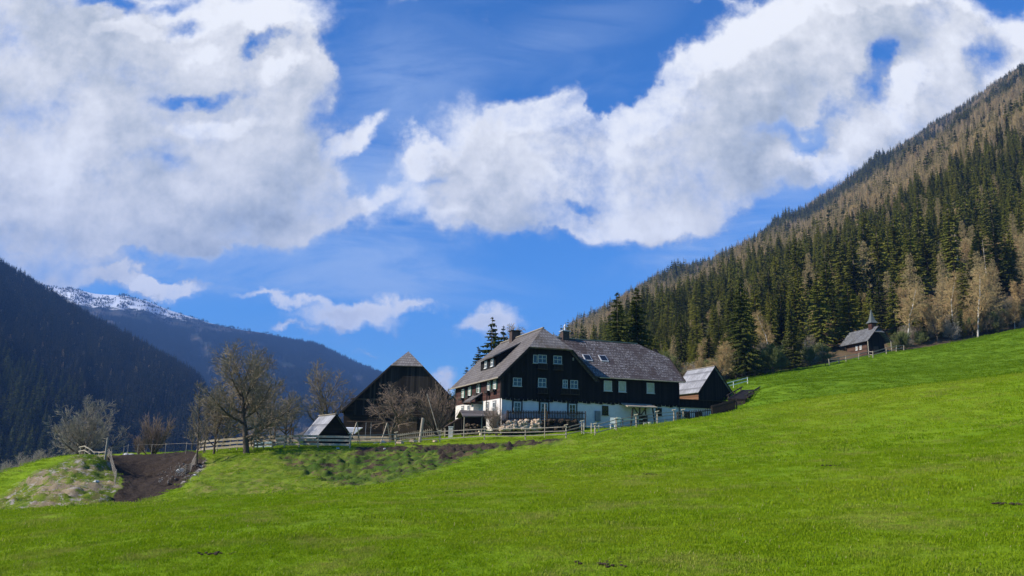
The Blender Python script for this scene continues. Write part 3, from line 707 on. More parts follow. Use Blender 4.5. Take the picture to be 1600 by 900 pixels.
# dormer on the left slope
dy0, dy1 = 5.0, 10.2
ztop = roofz(3.4); dx = .95
d_ = MB(); d_.slab([(dx - .45, dy0 - .4, 8.15), (dx - .45, dy1 + .3, 8.15), (3.7, dy1 + .3, roofz(3.7) + .06), (3.7, dy0 - .4, roofz(3.7) + .06)], .12)
dorm = d_.build('dormer', M['shingle_l'], house)
d_ = MB(); d_.box(dx, dx + .15, dy0, dy1, roofz(dx) - .1, 8.1)
for yy_ in (dy0, dy1 - .12):
    k = len(d_.v); pts = [(dx, roofz(dx) - .1), (3.3, roofz(3.3) - .05), (3.3, 9.3), (dx, 8.1)]
    d_.v += [(x, yy_, z) for x, z in pts] + [(x, yy_ + .12, z) for x, z in pts]
    d_.f += [(k, k+1, k+2, k+3), (k+7, k+6, k+5, k+4), (k, k+4, k+5, k+1), (k+1, k+5, k+6, k+2), (k+2, k+6, k+7, k+3), (k+3, k+7, k+4, k)]
d_.build('dormer_cheek', M['blackwood'], dorm)
window(dorm, 'left', 6.0, 7.6, .7, .8, 'whitepaint', off=dx - .003); window(dorm, 'left', 8.2, 7.6, .7, .8, 'whitepaint', off=dx - .003)
# skylights
for px, py in [(918, 560), (943, 561)]:
    d = ray(px, py); n = (fe_y * -ws + Vector((0, 0, 1))).normalized(); o = c0 + fe_y * (-.6) + Vector((0, 0, 6.05))
    p = d * (o.dot(n) / d.dot(n)) - c0; lx, ly = p.dot(fe_x), p.dot(fe_y)
    pts = [(lx - .45, ly - .42, wz(ly - .42) + .1), (lx + .45, ly - .42, wz(ly - .42) + .1), (lx + .45, ly + .42, wz(ly + .42) + .1), (lx - .45, ly + .42, wz(ly + .42) + .1)]
    s = MB().slab(pts, .2).build('skylight', M['metal'], house)
    pts = [(lx - .36, ly - .33, wz(ly - .33) + .125), (lx + .36, ly - .33, wz(ly - .33) + .125), (lx + .36, ly + .33, wz(ly + .33) + .125), (lx - .36, ly + .33, wz(ly + .33) + .125)]
    MB().slab(pts, .03).build('pane', M['glass'], s)
# chimneys
ch = MB().box(SP - .55, SP + .5, 9.6, 10.5, RZ - .8, RZ + .75).build('chimney', M['brick'], house)
MB().box(SP - .65, SP + .6, 9.5, 10.6, RZ + .753, RZ + .85).build('chimney_cap', M['darktrim'], ch)
cx = 8.9
ch = MB().box(cx - .4, cx + .4, 4.2, 5.0, WR - .6, WR + .75).build('chimney', M['brick'], house)
q = MB().box(cx - .5, cx + .5, 4.1, 5.1, WR + .753, WR + .85).tube((cx, 4.6, WR + .85), (cx, 4.6, WR + 1.35), .13).tube((cx, 4.6, WR + 1.3), (cx + .05, 4.6, WR + 1.6), .2, .07)
q.build('chimney_cowl', M['metal'], ch)
# entry canopy on the left facade
y0, z0 = left(749, 622)
e_ = MB().slab([(-1.5, y0 - 1.4, 3.35), (-1.5, y0 + 1.4, 3.35), (-.08, y0 + 1.4, 4.35), (-.08, y0 - 1.4, 4.35)], .1); e_.build('entry_canopy', M['shingle_l'], house)
MB().box(-1.4, -.08, y0 - 1.3, y0 - 1.2, 3.1, 3.3).box(-1.4, -.08, y0 + 1.2, y0 + 1.3, 3.1, 3.3).build('canopy_beam', M['darktrim'], house)
MB().box(-.75, -.003, y0 - .3, y0 + .5, -.2, 3.2).build('entry_buttress', M['plaster'], house)

# annexe to the right of the wing
ax0, ax1 = WX + .5, WX + 7.2
annexe = empty('annexe', c0 + fe_x * ax0, FANG, 'low annexe with white wall under black boards at the right end of the farmhouse', 'outbuilding')
AL = ax1 - ax0
MB().box(-.4, 3.9, .12, 4, -1, 3.28).build('wall', M['plaster'], annexe)
MB().box(-.4, AL, -.05, 4.05, 3.283, 4.15).box(3.9, AL, .0, 4, -1, 3.29).build('board_front', M['blackwood'], annexe)
MB().slab([(-.4, -.3, 4.16), (AL + .2, -.3, 4.16), (AL + .2, 4.3, 4.5), (-.4, 4.3, 4.5)], .08).build('roof', M['darktrim'], annexe)
for px in (1072, 1091):
    x, z = front(px, 646.5, .12); window(annexe, 'front', x - ax0, min(z, 2.55), .8, .62, 'darktrim', off=.12)

# small barn with plank roof
def local_frame(loc, ang):
    return Vector((math.cos(ang), math.sin(ang), 0)), Vector((-math.sin(ang), math.cos(ang), 0))
sb0 = P(1093, 645, 101); sbang = R(20)
sbarn = empty('small_barn', sb0, sbang, 'small dark log barn with grey plank roof behind the annexe', 'barn')
fx, fy = local_frame(sb0, sbang)
def hut(root, w, dpt, eave, ridge, wall_m, gable_m, roof_m, ovf=.35, ovs=.3, base=-1.0, cap=True):
    MB().box(0.06, w - .06, 0.06, dpt - .06, base, eave - .05).build('wall', M[wall_m], root)
    for ya in (0, dpt - .14):
        gq = MB(); wall_poly(gq, [(0, base), (w, base), (w, eave - .08), (w/2, ridge - .1), (0, eave - .08)], ya, ya + .14); gq.build('gable_wall', M[gable_m], root)
    sl = (ridge - eave) / (w / 2)
    for sg in (-1, 1):
        x0 = w/2; x1 = w/2 + sg * (w/2 + ovs); z1 = ridge - sl * (w/2 + ovs)
        MB().slab([(x0 - sg*.0, -ovf, ridge), (x1, -ovf, z1), (x1, dpt + ovf, z1), (x0, dpt + ovf, ridge)], .09).build('roof', M[roof_m], root)
    tq = MB()
    for sg in (-1, 1):
        for yy in (-ovf - .02, dpt + ovf + .02):
            tq.bar((w/2, yy, ridge - .06), (w/2 + sg*(w/2 + ovs), yy, ridge - .06 - sl*(w/2 + ovs)), .05, .14)
    tq.build('verge_board', M['darktrim'], root)
    if cap: MB().bar((w/2, -ovf, ridge + .03), (w/2, dpt + ovf, ridge + .03), .3, .06).build('ridge_board', M['greywood'], root)
hut(sbarn, 4.9, 6.0, 3.0, 6.2, 'redlogs', 'blackwood', 'boardroof')
# front shed by the fence
sh0 = P(497, 697, 77); sh = empty('garden_shed', sh0, R(30), 'little low shed with pale plank roof behind the rail fence left of the big barn', 'shed')
hut(sh, 3.15, 5.4, 1.15, 3.15, 'logs', 'logs', 'boardroof', .25, .3)

# big barn
bb = P(630.5, 690, 93); bang = R(4)
barn = empty('big_barn', bb, bang, 'big weathered dark wooden barn with tall gable and small shingled half-hip', 'barn')
BR, BL, BRt, BD = 10.9, 7.6, 5.25, 17.0           # ridge z, left and right half widths, depth
bh = BR - 1.85; bz = lambda x: BR - abs(x)
BZ = MB()
wall_poly(BZ, [(-3.3, 5.0), (4.6, 5.0), (4.6, bz(4.6) - .1), (1.9, bh - .1), (-1.9, bh - .1), (-4.6, bz(-4.6) - .1)], -.18, .1)
wall_poly(BZ, [(-6.0, 3.0), (-3.3, 3.0), (-3.3, bz(3.3) - .12), (-6.0, bz(6.0) - .12)], -.14, .1)
BZ.build('gable_boarding', M['barnwood'], barn)
BZ = MB(); wall_poly(BZ, [(-7.2, -2), (5.0, -2), (5.0, bz(5.0) - .1), (1.8, bh - .2), (-1.8, bh - .2), (-7.2, bz(7.2) - .1)], 0, .3); wall_poly(BZ, [(-7.2, -2), (5.0, -2), (5.0, bz(5.0) - .1), (0, BR - .3), (-7.2, bz(7.2) - .1)], BD - .3, BD)
BZ.box(-7.2, -6.9, .3, BD - .3, -2, bz(7.2) - .1); BZ.box(4.7, 5.0, .3, BD - .3, -2, bz(5.0) - .1)
BZ.build('wall', M['logs'], barn)
for sg, wd in ((-1, BL), (1, BRt)):
    q = MB(); q.slab([(0, 1.2, BR), (sg * 1.85, -.5, bh), (sg * wd, -.5, BR - wd), (sg * wd, BD + .5, BR - wd), (0, BD + .5, BR)], .14); q.build('roof', M['shingle_l'], barn)
    q = MB(); q.bar((sg * 1.85, -.53, bh - .12), (sg * wd, -.53, BR - wd - .12), .06, .2); q.build('verge_board', M['darktrim'], barn)
MB().slab([(-2.0, -.62, bh - .12), (2.0, -.62, bh - .12), (0, 1.22, BR + .03)], .1, (0, -1, .5)).build('hip_roof', M['shingle_h'], barn)
MB().box(-1.6, 1.5, -.1, -.003, -.5, 3.0).build('barn_door', M['darkwood'], barn)
q = MB(); q.box(-6.5, 4.9, -.22, -.1, 4.75, 4.97).bar((-3.6, -.3, 3.2), (2.5, -.3, 3.2), .16); q.build('cross_beam', M['darkwood'], barn)
MB().box(-7.1, 4.9, -.1, -.004, -1.5, .55).build('stone_base', M['stone'], barn)

# chapel
ch0 = P(1356, 553, 142); cang = R(10.5)
M['chapelwood'] = m_boards('chapel_boards', (.05, .028, .019), (.11, .062, .042), 2, .22)
chap = empty('chapel', ch0, cang, 'tiny wooden chapel with pointed steeple in front of the forest edge', 'chapel')
cw_, cd_, ce, cr = 3.6, 6.4, 3.15, 5.2
hut(chap, cw_, cd_, ce, cr, 'chapelwood', 'blackwood', 'chapelroof', 1.3, .75, -1.5, False)
MB().slab([(cw_/2 - 1.0, -1.45, cr - 1.2), (cw_/2 + 1.0, -1.45, cr - 1.2), (cw_/2, -.5, cr + .03)], .08, (0, -1, .5)).build('hip_roof', M['chapelroof'], chap)
q = MB(); q.tube((-.6, -1.1, -1.2), (-.6, -1.1, 2.45), .09).tube((cw_ + .6, -1.1, -.5), (cw_ + .6, -1.1, 2.45), .09); q.build('porch_post', M['greywood'], chap)
MB().box(cw_/2 - .5, cw_/2 + .5, -.05, -.003, -.6, 1.5).build('door', M['darkwood'], chap)
window(chap, 'left', 2.0, 1.5, .5, .8, 'whitepaint', off=.06); window(chap, 'left', 3.2, 1.5, .5, .8, 'whitepaint', off=.06)
st = MB().box(cw_/2 - .5, cw_/2 + .5, .1, 1.1, cr - .5, cr + .75).build('steeple', M['brownwood_side'], chap)
q = MB(); c_ = (cw_/2, .6); zz = cr + .75
rings = [(.80, zz), (.46, zz + .5), (.28, zz + 1.2), (.04, zz + 2.6)]
for rad_, z_ in rings: q.v += [(c_[0] - rad_, c_[1] - rad_, z_), (c_[0] + rad_, c_[1] - rad_, z_), (c_[0] + rad_, c_[1] + rad_, z_), (c_[0] - rad_, c_[1] + rad_, z_)]
for i in range(3):
    for j in range(4): k = (j + 1) % 4; q.f.append((i*4+j, i*4+k, i*4+4+k, i*4+4+j))
q.f += [(3, 2, 1, 0), (12, 13, 14, 15)]
q.build('spire', M['slate'], st)
MB().tube((c_[0], c_[1], zz + 2.5), (c_[0], c_[1], zz + 3.3), .035).box(c_[0] - .25, c_[0] + .25, c_[1] - .03, c_[1] + .03, zz + 3.0, zz + 3.06).build('cross', M['darktrim'], st)
# ------------------------------------------------------------------ trees
class Tree:
    def __init__(s, seed): s.rng = random.Random(seed); s.tr = ([], []); s.cr = ([], [])
    def seg(s, store, a, b, ra, rb, n):
        v, f = store; d = (b - a)
        if d.length < 1e-4: return
        d.normalize(); up = Vector((0, 0, 1)) if abs(d.z) < .9 else Vector((1, 0, 0))
        x = d.cross(up).normalized(); y = x.cross(d); k = len(v)
        for (p, r_) in ((a, ra), (b, rb)):
            for i in range(n):
                t = 6.2832 * i / n; v.append(tuple(p + x * (r_ * math.cos(t)) + y * (r_ * math.sin(t))))
        for i in range(n): j = (i + 1) % n; f.append((k+i, k+j, k+n+j, k+n+i))
    def limb(s, p, d, L, r, lvl, cfg):
        rng = s.rng; maxl = cfg['levels']; nseg = max(2, int(cfg['seg'][min(lvl, len(cfg['seg']) - 1)]))
        store = s.tr if lvl <= cfg.get('trunk_lvl', 1) else s.cr
        sides = 7 if lvl == 0 else (5 if lvl == 1 else (4 if lvl == 2 else 3))
        pts = [p.copy()]; dirs = [d.copy()]
        wob = cfg['wob']; lift = cfg['lift'][min(lvl, len(cfg['lift']) - 1)]
        for i in range(nseg):
            d = (d + Vector((rng.gauss(0, wob), rng.gauss(0, wob), rng.gauss(0, wob * .6) + lift / nseg))).normalized()
            p = p + d * (L / nseg); pts.append(p.copy()); dirs.append(d.copy())
        rad = lambda t: max(cfg['rmin'], r * (1 - t * cfg['taper'][min(lvl, len(cfg['taper']) - 1)]))
        for i in range(nseg): s.seg(store, pts[i], pts[i+1], rad(i / nseg), rad((i+1) / nseg), sides)
        if lvl >= maxl: return
        nch = cfg['nch'][lvl]; nch = max(1, int(round(nch * (L / cfg['lref'][lvl] if lvl > 0 else 1))))
        t0 = cfg['start'][lvl]
        for c in range(nch):
            t = t0 + (1 - t0) * (c + rng.random() * .8) / nch; t = min(t, .995)
            i = min(int(t * nseg), nseg - 1); fr = t * nseg - i; q = pts[i].lerp(pts[i+1], fr); dd = dirs[i]
            ang = R(cfg['ang'][lvl] + rng.uniform(-1, 1) * cfg['angv']); az_ = rng.random() * 6.283 if lvl else c * 2.4 + rng.random() * .8
            up = Vector((0, 0, 1)) if abs(dd.z) < .9 else Vector((1, 0, 0))
            x = dd.cross(up).normalized(); y = x.cross(dd)
            if lvl == 0: ang *= (1.15 - .55 * (t - t0) / (1 - t0 + 1e-6)) if cfg.get('fan', True) else 1
            nd = (dd * math.cos(ang) + (x * math.cos(az_) + y * math.sin(az_)) * math.sin(ang)).normalized()
            sh = cfg['shape'](t) if lvl == 0 else (1 - .55 * t)
            nl = cfg['len'][lvl] * sh * rng.uniform(.75, 1.2)
            s.limb(q, nd, nl, min(rad(t) * cfg['rr'], r * .75), lvl + 1, cfg)
def bare_tree(seed, cfg, name='bare_tree'):
    t = Tree(seed); t.limb(Vector((0, 0, -.15)), Vector((cfg.get('lean', 0), 0, 1)).normalized(), cfg['H'], cfg['r'], 0, cfg)
    return t
def cfg_broad(H=6.5, r=.24, **k):
    c = dict(H=H, r=r, levels=4, seg=[9, 7, 5, 4, 2], wob=.09, lift=[.0, .35, .25, .15, .1], rmin=.012, taper=[.75, .8, .8, .8, .6],
             nch=[16, 9, 7, 5], lref=[1, 3.0, 1.6, .9], start=[.16, .18, .12, .1], ang=[52, 42, 42, 40], angv=12, len=[4.3, 2.0, 1.15, .6],
             shape=lambda t: 1.1 - .55 * t, rr=.62, trunk_lvl=1)
    c.update(k); return c
tm = {}
def tree_meshes(key, t, bark, twig):
    tm[key] = (raw_mesh('trunk', t.tr[0], t.tr[1], (M[bark],), True), raw_mesh('crown', t.cr[0], t.cr[1], (M[twig],), False))
def plant_tree(key, loc, label, cat='tree', name='bare_tree', rz=0, sc=1.0, group=None, sz=None):
    o = empty(name, loc, rz, label, cat, group); o.scale = (sc, sc, sz or sc)
    link('trunk', tm[key][0], o); link('crown', tm[key][1], o); return o
tree_meshes('big', bare_tree(11, cfg_broad(8.6, .30, levels=4, nch=[19, 9, 7, 5], len=[5.6, 2.3, 1.2, .65], start=[.15, .12, .1, .1], lift=[0, .55, .30, .2, .1], ang=[70, 40, 42, 42], rmin=.011, shape=lambda t: 1.0 - .45*t)), 'bark', 'twig')
tree_meshes('mid', bare_tree(12, cfg_broad(6.5, .2, nch=[15, 8, 6, 4], len=[3.9, 1.8, 1.0, .55], lift=[0, .6, .3, .2, .1], rmin=.012)), 'bark', 'twig')
tree_meshes('bush', bare_tree(13, cfg_broad(2.6, .2, nch=[20, 8, 6, 4], start=[.05, .12, .1, .1], len=[5.0, 2.2, 1.15, .6], ang=[66, 40, 42, 40], lift=[0, .7, .35, .2, .1], shape=lambda t: 1.0 - .15 * t, rmin=.013)), 'bark', 'twig_grey')
tree_meshes('apple', bare_tree(14, cfg_broad(3.4, .24, nch=[11, 7, 6, 5], start=[.30, .15, .1, .1], len=[3.8, 1.7, .95, .5], ang=[66, 52, 50, 45], wob=.17, lift=[0, .4, .35, .35, .2], rmin=.013)), 'bark', 'twig_red')
tree_meshes('twiggy', bare_tree(15, cfg_broad(1.2, .10, nch=[22, 9, 6], levels=3, start=[.02, .12, .1], len=[3.6, 1.5, .8], ang=[34, 26, 28], lift=[0, .5, .4, .3], shape=lambda t: 1.0, rmin=.012)), 'trunkbrown', 'twig_red')
tree_meshes('slim', bare_tree(16, cfg_broad(8.2, .10, nch=[26, 7, 5], levels=3, start=[.15, .15, .1], len=[2.0, .95, .5], ang=[42, 35, 35], lift=[0, .45, .3, .2], rmin=.011, lref=[1, 1.8, .9], shape=lambda t: 1.15 - .85 * t)), 'bark', 'twig')
tree_meshes('birch', bare_tree(17, cfg_broad(13.0, .17, nch=[34, 9, 7], levels=3, start=[.28, .2, .1], len=[3.6, 1.5, .9], ang=[46, 38, 38], lift=[0, .5, -.1, -.4], rmin=.019, lref=[1, 3, 1.4], lean=.06, trunk_lvl=0, shape=lambda t: 1.2 - .85 * t)), 'birchbark', 'twig_birch')
tree_meshes('larch', bare_tree(18, cfg_broad(19.0, .24, nch=[95, 10, 6], levels=3, seg=[10, 4, 3, 2], start=[.16, .1, .1], len=[3.9, .95, .45], ang=[88, 60, 50], lift=[0, .12, -.25, -.4], rmin=.026, lref=[1, 3, 1], taper=[.93, .8, .7, .6], fan=False, wob=.05, shape=lambda t: 1.25 - 1.1 * t, trunk_lvl=0)), 'bark', 'twig_tan')
tree_meshes('broad', bare_tree(19, cfg_broad(9.0, .2, nch=[22, 9, 7, 4], levels=4, start=[.2, .15, .1, .1], len=[4.2, 1.9, 1.1, .5], rmin=.018)), 'bark', 'twig_birch')
tree_meshes('green', bare_tree(20, cfg_broad(5.5, .16, nch=[26, 10, 8, 5], levels=4, start=[.08, .12, .1, .1], len=[4.6, 2.0, 1.1, .5], rmin=.02)), 'bark', 'twig_green')
tree_meshes('fruit', bare_tree(22, cfg_broad(4.6, .14, nch=[16, 9, 6, 4], levels=4, start=[.2, .15, .1, .1], len=[2.7, 1.3, .8, .4], rmin=.012, lift=[0, .6, .4, .3])), 'trunkbrown', 'twig')

def spruce(seed, Hh=18., Rr=3.6, whorls=42, per=7, droop=.35, step=.42, gap=.0, leaf=.30, bare=.06):
    rng = random.Random(seed); v = []; f = []
    for w in range(whorls):
        t = bare + (1 - bare) * (w + rng.random() * .7) / whorls; z = t * Hh
        Lm = Rr * ((1 - t) ** .82) * (1 - .35 * max(0, .18 - t) / .18) + .12
        for k in range(per if t < .85 else per - 2):
            if rng.random() < gap: continue
            a = rng.random() * 6.283; L = Lm * rng.uniform(.70, 1.12); ca, sa = math.cos(a), math.sin(a)
            n = max(2, int(L / step)); up0 = .25 * t - .05
            for i in range(n):
                s0 = (i + .15) / n; s1 = min(1.08, (i + 1.45) / n)
                def pt(s_): return Vector((ca * L * s_, sa * L * s_, z + L * (up0 * s_ - droop * s_ ** 1.6 + .18 * max(0, s_ - .7))))
                p0, p1 = pt(s0), pt(s1); side = Vector((-sa, ca, 0)); wd = (leaf + .25 * L * .16) * (1.25 - .8 * s0)
                for sg in (-1, 1):
                    q = p0.lerp(p1, .75) + side * (sg * wd * rng.uniform(.7, 1.3)) + Vector((0, 0, -wd * rng.uniform(.2, .9)))
                    b_ = len(v); v += [tuple(p0), tuple(p1), tuple(q)]; f.append((b_, b_+1, b_+2))
                q = p0.lerp(p1, rng.random()) + Vector((rng.uniform(-.1, .1), rng.uniform(-.1, .1), -wd * rng.uniform(.6, 1.5)))
                b_ = len(v); v += [tuple(p0), tuple(p1), tuple(q)]; f.append((b_, b_+1, b_+2))
    tr = MB().tube((0, 0, -.5), (0, 0, Hh * .55), Hh * .016, Hh * .009, 7).tube((0, 0, Hh * .55), (0, 0, Hh * 1.0), Hh * .009, .02, 5)
    return tr, v, f
def spruce_key(key, mat_, **k):
    tr, v, f = spruce(**k); tm[key] = (raw_mesh('trunk', tr.v, tr.f, (M['bark'],), True), raw_mesh('crown', v, f, (M[mat_],)))
spruce_key('s0', 'needle', seed=1); spruce_key('s1', 'needle', seed=2, Rr=3.1, Hh=19, droop=.45)
spruce_key('s2', 'needle', seed=3, Rr=4.1, Hh=17, gap=.12); spruce_key('s3', 'needle_dark', seed=4, Rr=3.5, Hh=19)
spruce_key('s4', 'needle_dark', seed=5, Rr=3.0, Hh=16, droop=.25)
spruce_key('sbig', 'needle_dark', seed=6, Rr=5.0, Hh=19, whorls=46, per=8, step=.4, leaf=.34, gap=.1)
spruce_key('sopen', 'needle_dark', seed=7, Rr=3.6, Hh=17, whorls=40, per=7, step=.4, leaf=.34, gap=.15, droop=.3)
spruce_key('dead', 'needle', seed=8, Rr=2.0, Hh=19, whorls=34, per=5, step=.5, leaf=.10, gap=.2)
spruce_key('f0', 'needle_far', seed=31, whorls=15, per=6, step=1.1, leaf=.75, Hh=20, Rr=3.9); spruce_key('f1', 'needle_far', seed=32, whorls=15, per=6, step=1.1, leaf=.7, Hh=22, Rr=3.2)
spruce_key('g0', 'needle', seed=33, whorls=16, per=6, step=1.0, leaf=.75, Hh=19, Rr=3.7); spruce_key('g1', 'needle', seed=34, whorls=16, per=6, step=1.0, leaf=.7, Hh=21, Rr=3.2)
spruce_key('g2', 'needle_dark', seed=35, whorls=16, per=6, step=1.0, leaf=.75, Hh=19, Rr=3.7); spruce_key('g3', 'needle', seed=36, whorls=14, per=6, step=1.1, leaf=.8, Hh=15, Rr=3.6)
t_ = bare_tree(41, cfg_broad(19.0, .22, nch=[60, 5], levels=2, seg=[5, 2, 1], start=[.15, .1], len=[3.6, 1.3], ang=[86, 60], lift=[0, .12, -.25], rmin=.06, lref=[1, 3], taper=[.9, .8, .7], fan=False, wob=.05, shape=lambda t: 1.2 - 1.05 * t, trunk_lvl=0))
tree_meshes('l0', t_, 'bark', 'twig_tan')
t_ = bare_tree(42, cfg_broad(12.0, .2, nch=[26, 7, 4], levels=3, seg=[5, 3, 2, 1], start=[.25, .15, .1], len=[4.0, 1.9, 1.1], rmin=.05, lift=[0, .5, .3, .2]))
tree_meshes('l1', t_, 'birchbark', 'twig_birch')
# dead larch: needle-less grey spruce
tm['dead'] = (raw_mesh('trunk', tm['dead'][0].vertices and [tuple(v.co) for v in tm['dead'][0].vertices], [tuple(p.vertices) for p in tm['dead'][0].polygons], (M['greywood'],), True),
              raw_mesh('crown', [tuple(v.co) for v in tm['dead'][1].vertices], [tuple(p.vertices) for p in tm['dead'][1].polygons], (M['twig_tan'],)))

# named trees round the farm -------------------------------------------------
G = 'bare trees around the farm'
plant_tree('big', stand(385, 69), 'tall bare tree with one thick trunk on the bank before the rail fence', rz=.4, sc=.95, sz=.86)
plant_tree('bush', stand(135, 80), 'wide many-stemmed bare tree behind the grassy mound at far left', rz=1.2, sc=.80, sz=.86)

plant_tree('apple', stand(612, 83), 'gnarled bare apple tree in front of the big barn gable', rz=.9, sc=1.15)
plant_tree('twiggy', stand(682, 84), 'reddish twiggy bush with upright shoots at the right edge of the big barn', 'bush', 'bare_bush', sc=1.15)
plant_tree('twiggy', stand(238, 84), 'small upright reddish bush behind the earth gully', 'bush', 'bare_bush', rz=2, sc=.95)
plant_tree('twiggy', stand(217, 86), 'tiny low bush left of the upright bush behind the earth gully', 'bush', 'bare_bush', rz=4, sc=.45)
plant_tree('slim', stand(308, 66), 'slim bare sapling at the left end of the rail fence, nearest the gully', name='bare_tree', rz=1, sc=.78)
plant_tree('slim', stand(318, 70), 'slender bare tree just right of the sapling at the fence end', rz=3, sc=.70)
plant_tree('fruit', stand(334, 69), 'small forked bare tree between the fence end and the tall tree', rz=2, sc=.75)

plant_tree('fruit', stand(403, 80), 'small bare tree behind the fence just right of the tall trunk', rz=1, sc=1.1)

plant_tree('fruit', stand(446, 95), 'short bare tree between the wooden frame and the little shed', rz=4.3, sc=1.1)
rng = random.Random(5)
for i, px in enumerate([432, 441, 452, 461, 470, 479, 488, 549, 556]):
    plant_tree('slim', stand(px, 118 + rng.random() * 14), 'thin pale-stemmed tree in the row behind the little shed', rz=rng.random() * 6, sc=.85 + rng.random() * .25, group='thin trees behind the little shed')
for i, (px, Y, s) in enumerate([(8, 76, .42), (28, 80, .5), (48, 84, .48), (66, 88, .5), (84, 92, .5), (18, 92, .6), (0, 85, .6)]):
    plant_tree('bush', stand(px, Y), 'low bare bush in the thicket left of the mound', 'bush', 'bare_bush', rz=i * 1.7, sc=s * 1.15, group='bare bushes left of the mound')
plant_tree('twiggy', stand(775, 76.2), 'dark climbing shrub against the front left corner of the farmhouse', 'bush', 'bare_bush', sc=.62)
plant_tree('green', stand(706, 112), 'budding brownish tree in the gap between the big barn and the farmhouse', rz=1, sc=.8)
plant_tree('green', stand(722, 105), 'greenish bush behind the rear left corner of the farmhouse', 'bush', 'bare_bush', rz=2.5, sc=.55)
def at_top(key, px, ytop, Y, label, Hh, **k):     # tree whose tip reaches a given height
    p = stand(px, Y); top = P(px, ytop, Y).z; s = (top - p.z) / Hh
    return plant_tree(key, p, label, sc=k.pop('wid', 1) * s, sz=s, **k)
SPL = 'conifer'
at_top('mid', 510, 572, 98, 'bare round-crowned tree rising behind the little shed', 8.2, rz=2.2, wid=1.0)
at_top('mid', 348, 588, 84, 'bare tree half hidden behind the left side of the tall tree', 8.2, rz=5, wid=1.1)
at_top('mid', 424, 585, 92, 'bare tree with pale brown twigs behind the wooden frame', 8.2, rz=.3, wid=.9)
at_top('slim', 300, 625, 82, 'slender bare tree behind the fence end, above the gully', 9, rz=.3, wid=1.1)
at_top('sopen', 765, 494, 116, 'tall thin spruce behind the left roof slope of the farmhouse', 17, name='spruce_tree', cat=SPL, wid=1.15)
at_top('sopen', 783, 508, 120, 'spruce just right of the tall thin one, behind the farmhouse ridge', 17, name='spruce_tree', cat=SPL, rz=2, wid=1.1)
at_top('s4', 744, 540, 112, 'lower spruce behind the rear eave of the farmhouse', 16, name='spruce_tree', cat=SPL, rz=2, wid=1.2)
at_top('s3', 726, 572, 114, 'short spruce poking out at the far left roof end of the farmhouse', 19, name='spruce_tree', cat=SPL, rz=4, wid=1.5)
at_top('birch', 798, 489, 128, 'bare birch with fine twigs rising behind the farmhouse chimney', 15.6, name='birch_tree', rz=1)
at_top('sbig', 966, 455, 112, 'dark spruce behind the wing roof, left one of the pair', 19, name='spruce_tree', cat=SPL, wid=.98)
at_top('sbig', 997, 448, 114, 'dark spruce behind the wing roof, right one of the pair', 19, name='spruce_tree', cat=SPL, rz=2.4, wid=1.02)
at_top('sbig', 1163, 432, 128, 'huge dark spruce standing alone at the forest edge above the small barn', 19, name='spruce_tree', cat=SPL, rz=1.1, wid=.95)
at_top('birch', 1528, 400, 152, 'leaning birch with white trunk at the forest edge on the right', 15.6, name='birch_tree', rz=3.0)
at_top('birch', 1490, 415, 156, 'birch with tan twigs just left of the leaning white-trunked one', 15.6, name='birch_tree', rz=1.0)
at_top('birch', 1418, 430, 150, 'birch with crooked white stem just right of the chapel', 15.6, name='birch_tree', rz=2.6, wid=1.1)
at_top('larch', 1356, 370, 175, 'tall tan leafless larch behind the chapel', 20, name='larch_tree', cat='larch', wid=1.1)
at_top('dead', 1502, 348, 185, 'grey dead conifer with stubby branches above the birches', 19, name='dead_conifer', cat='dead tree', wid=1.1)
at_top('dead', 1545, 375, 180, 'slimmer grey dead conifer to the right of the taller dead one', 19, name='dead_conifer', cat='dead tree', rz=2)
at_top('larch', 1588, 330, 200, 'pale pinkish larch near the right edge of the picture', 20, name='larch_tree', cat='larch', rz=1)
at_top('green', 1196, 533, 129, 'rounded light green budding tree at the forest edge beside the huge spruce', 8.5, rz=1, name='budding_tree', wid=1.05)
at_top('green', 1222, 548, 131, 'smaller light green budding tree right of the rounded one', 8.5, rz=3, name='budding_tree', wid=.9)
at_top('broad', 1100, 560, 122, 'brown bare bushy tree behind the small barn roof', 11, rz=3)
at_top('broad', 1122, 535, 124, 'brown bare tree left of the huge spruce', 11, rz=1)

# forest on the right hillside ------------------------------------------------
def candidates(n, Ymax, seed, spacing):
    """even random points on the hillside: azimuth x distance, jittered grid in world space"""
    rs = np.random.RandomState(seed); pts = []
    Y = rs.uniform(0, 1, n); U = rs.uniform(-.02, .78, n)
    return U, Y
def hill_points(y0, y1, dens, seed, umax=.80, umin=.03):
    rs = np.random.RandomState(seed)
    area = (umax - umin) * (y1 ** 2 - y0 ** 2) / 2; n = int(area * dens)
    Y = np.sqrt(rs.uniform(y0 ** 2, y1 ** 2, n)); U = rs.uniform(umin, umax, n)
    yf = np.interp(U, EU, EY); yc = np.interp(U, SU, SY)
    ok = (Y > yf + 1.5) & (Y < yc * 1.04)
    U, Y = U[ok], Y[ok]; Z = hillz(U, Y); return U * Y, Y, Z
def thin(X, Y, Z, mind):
    cell = {}; keep = []
    for i in range(len(X)):
        m = mind; a, b_ = int(X[i] // m), int(Y[i] // m); ok = True
        for da in (-1, 0, 1):
            for db in (-1, 0, 1):
                for j in cell.get((a + da, b_ + db), ()):
                    if (X[i]-X[j])**2 + (Y[i]-Y[j])**2 < m * m: ok = False; break
                if not ok: break
            if not ok: break
        if ok: cell.setdefault((a, b_), []).append(i); keep.append(i)
    return np.array(keep)
Xh, Yh, Zh = hill_points(110, 430, .075, 3); kp = thin(Xh, Yh, Zh, 3.4); Xh, Yh, Zh = Xh[kp], Yh[kp], Zh[kp]
lk = fbm(Xh / 34 + 5, Yh / 34, 61, 3); edge = Yh - np.interp(Xh / Yh, EU, EY)
edgeband = edge < 9
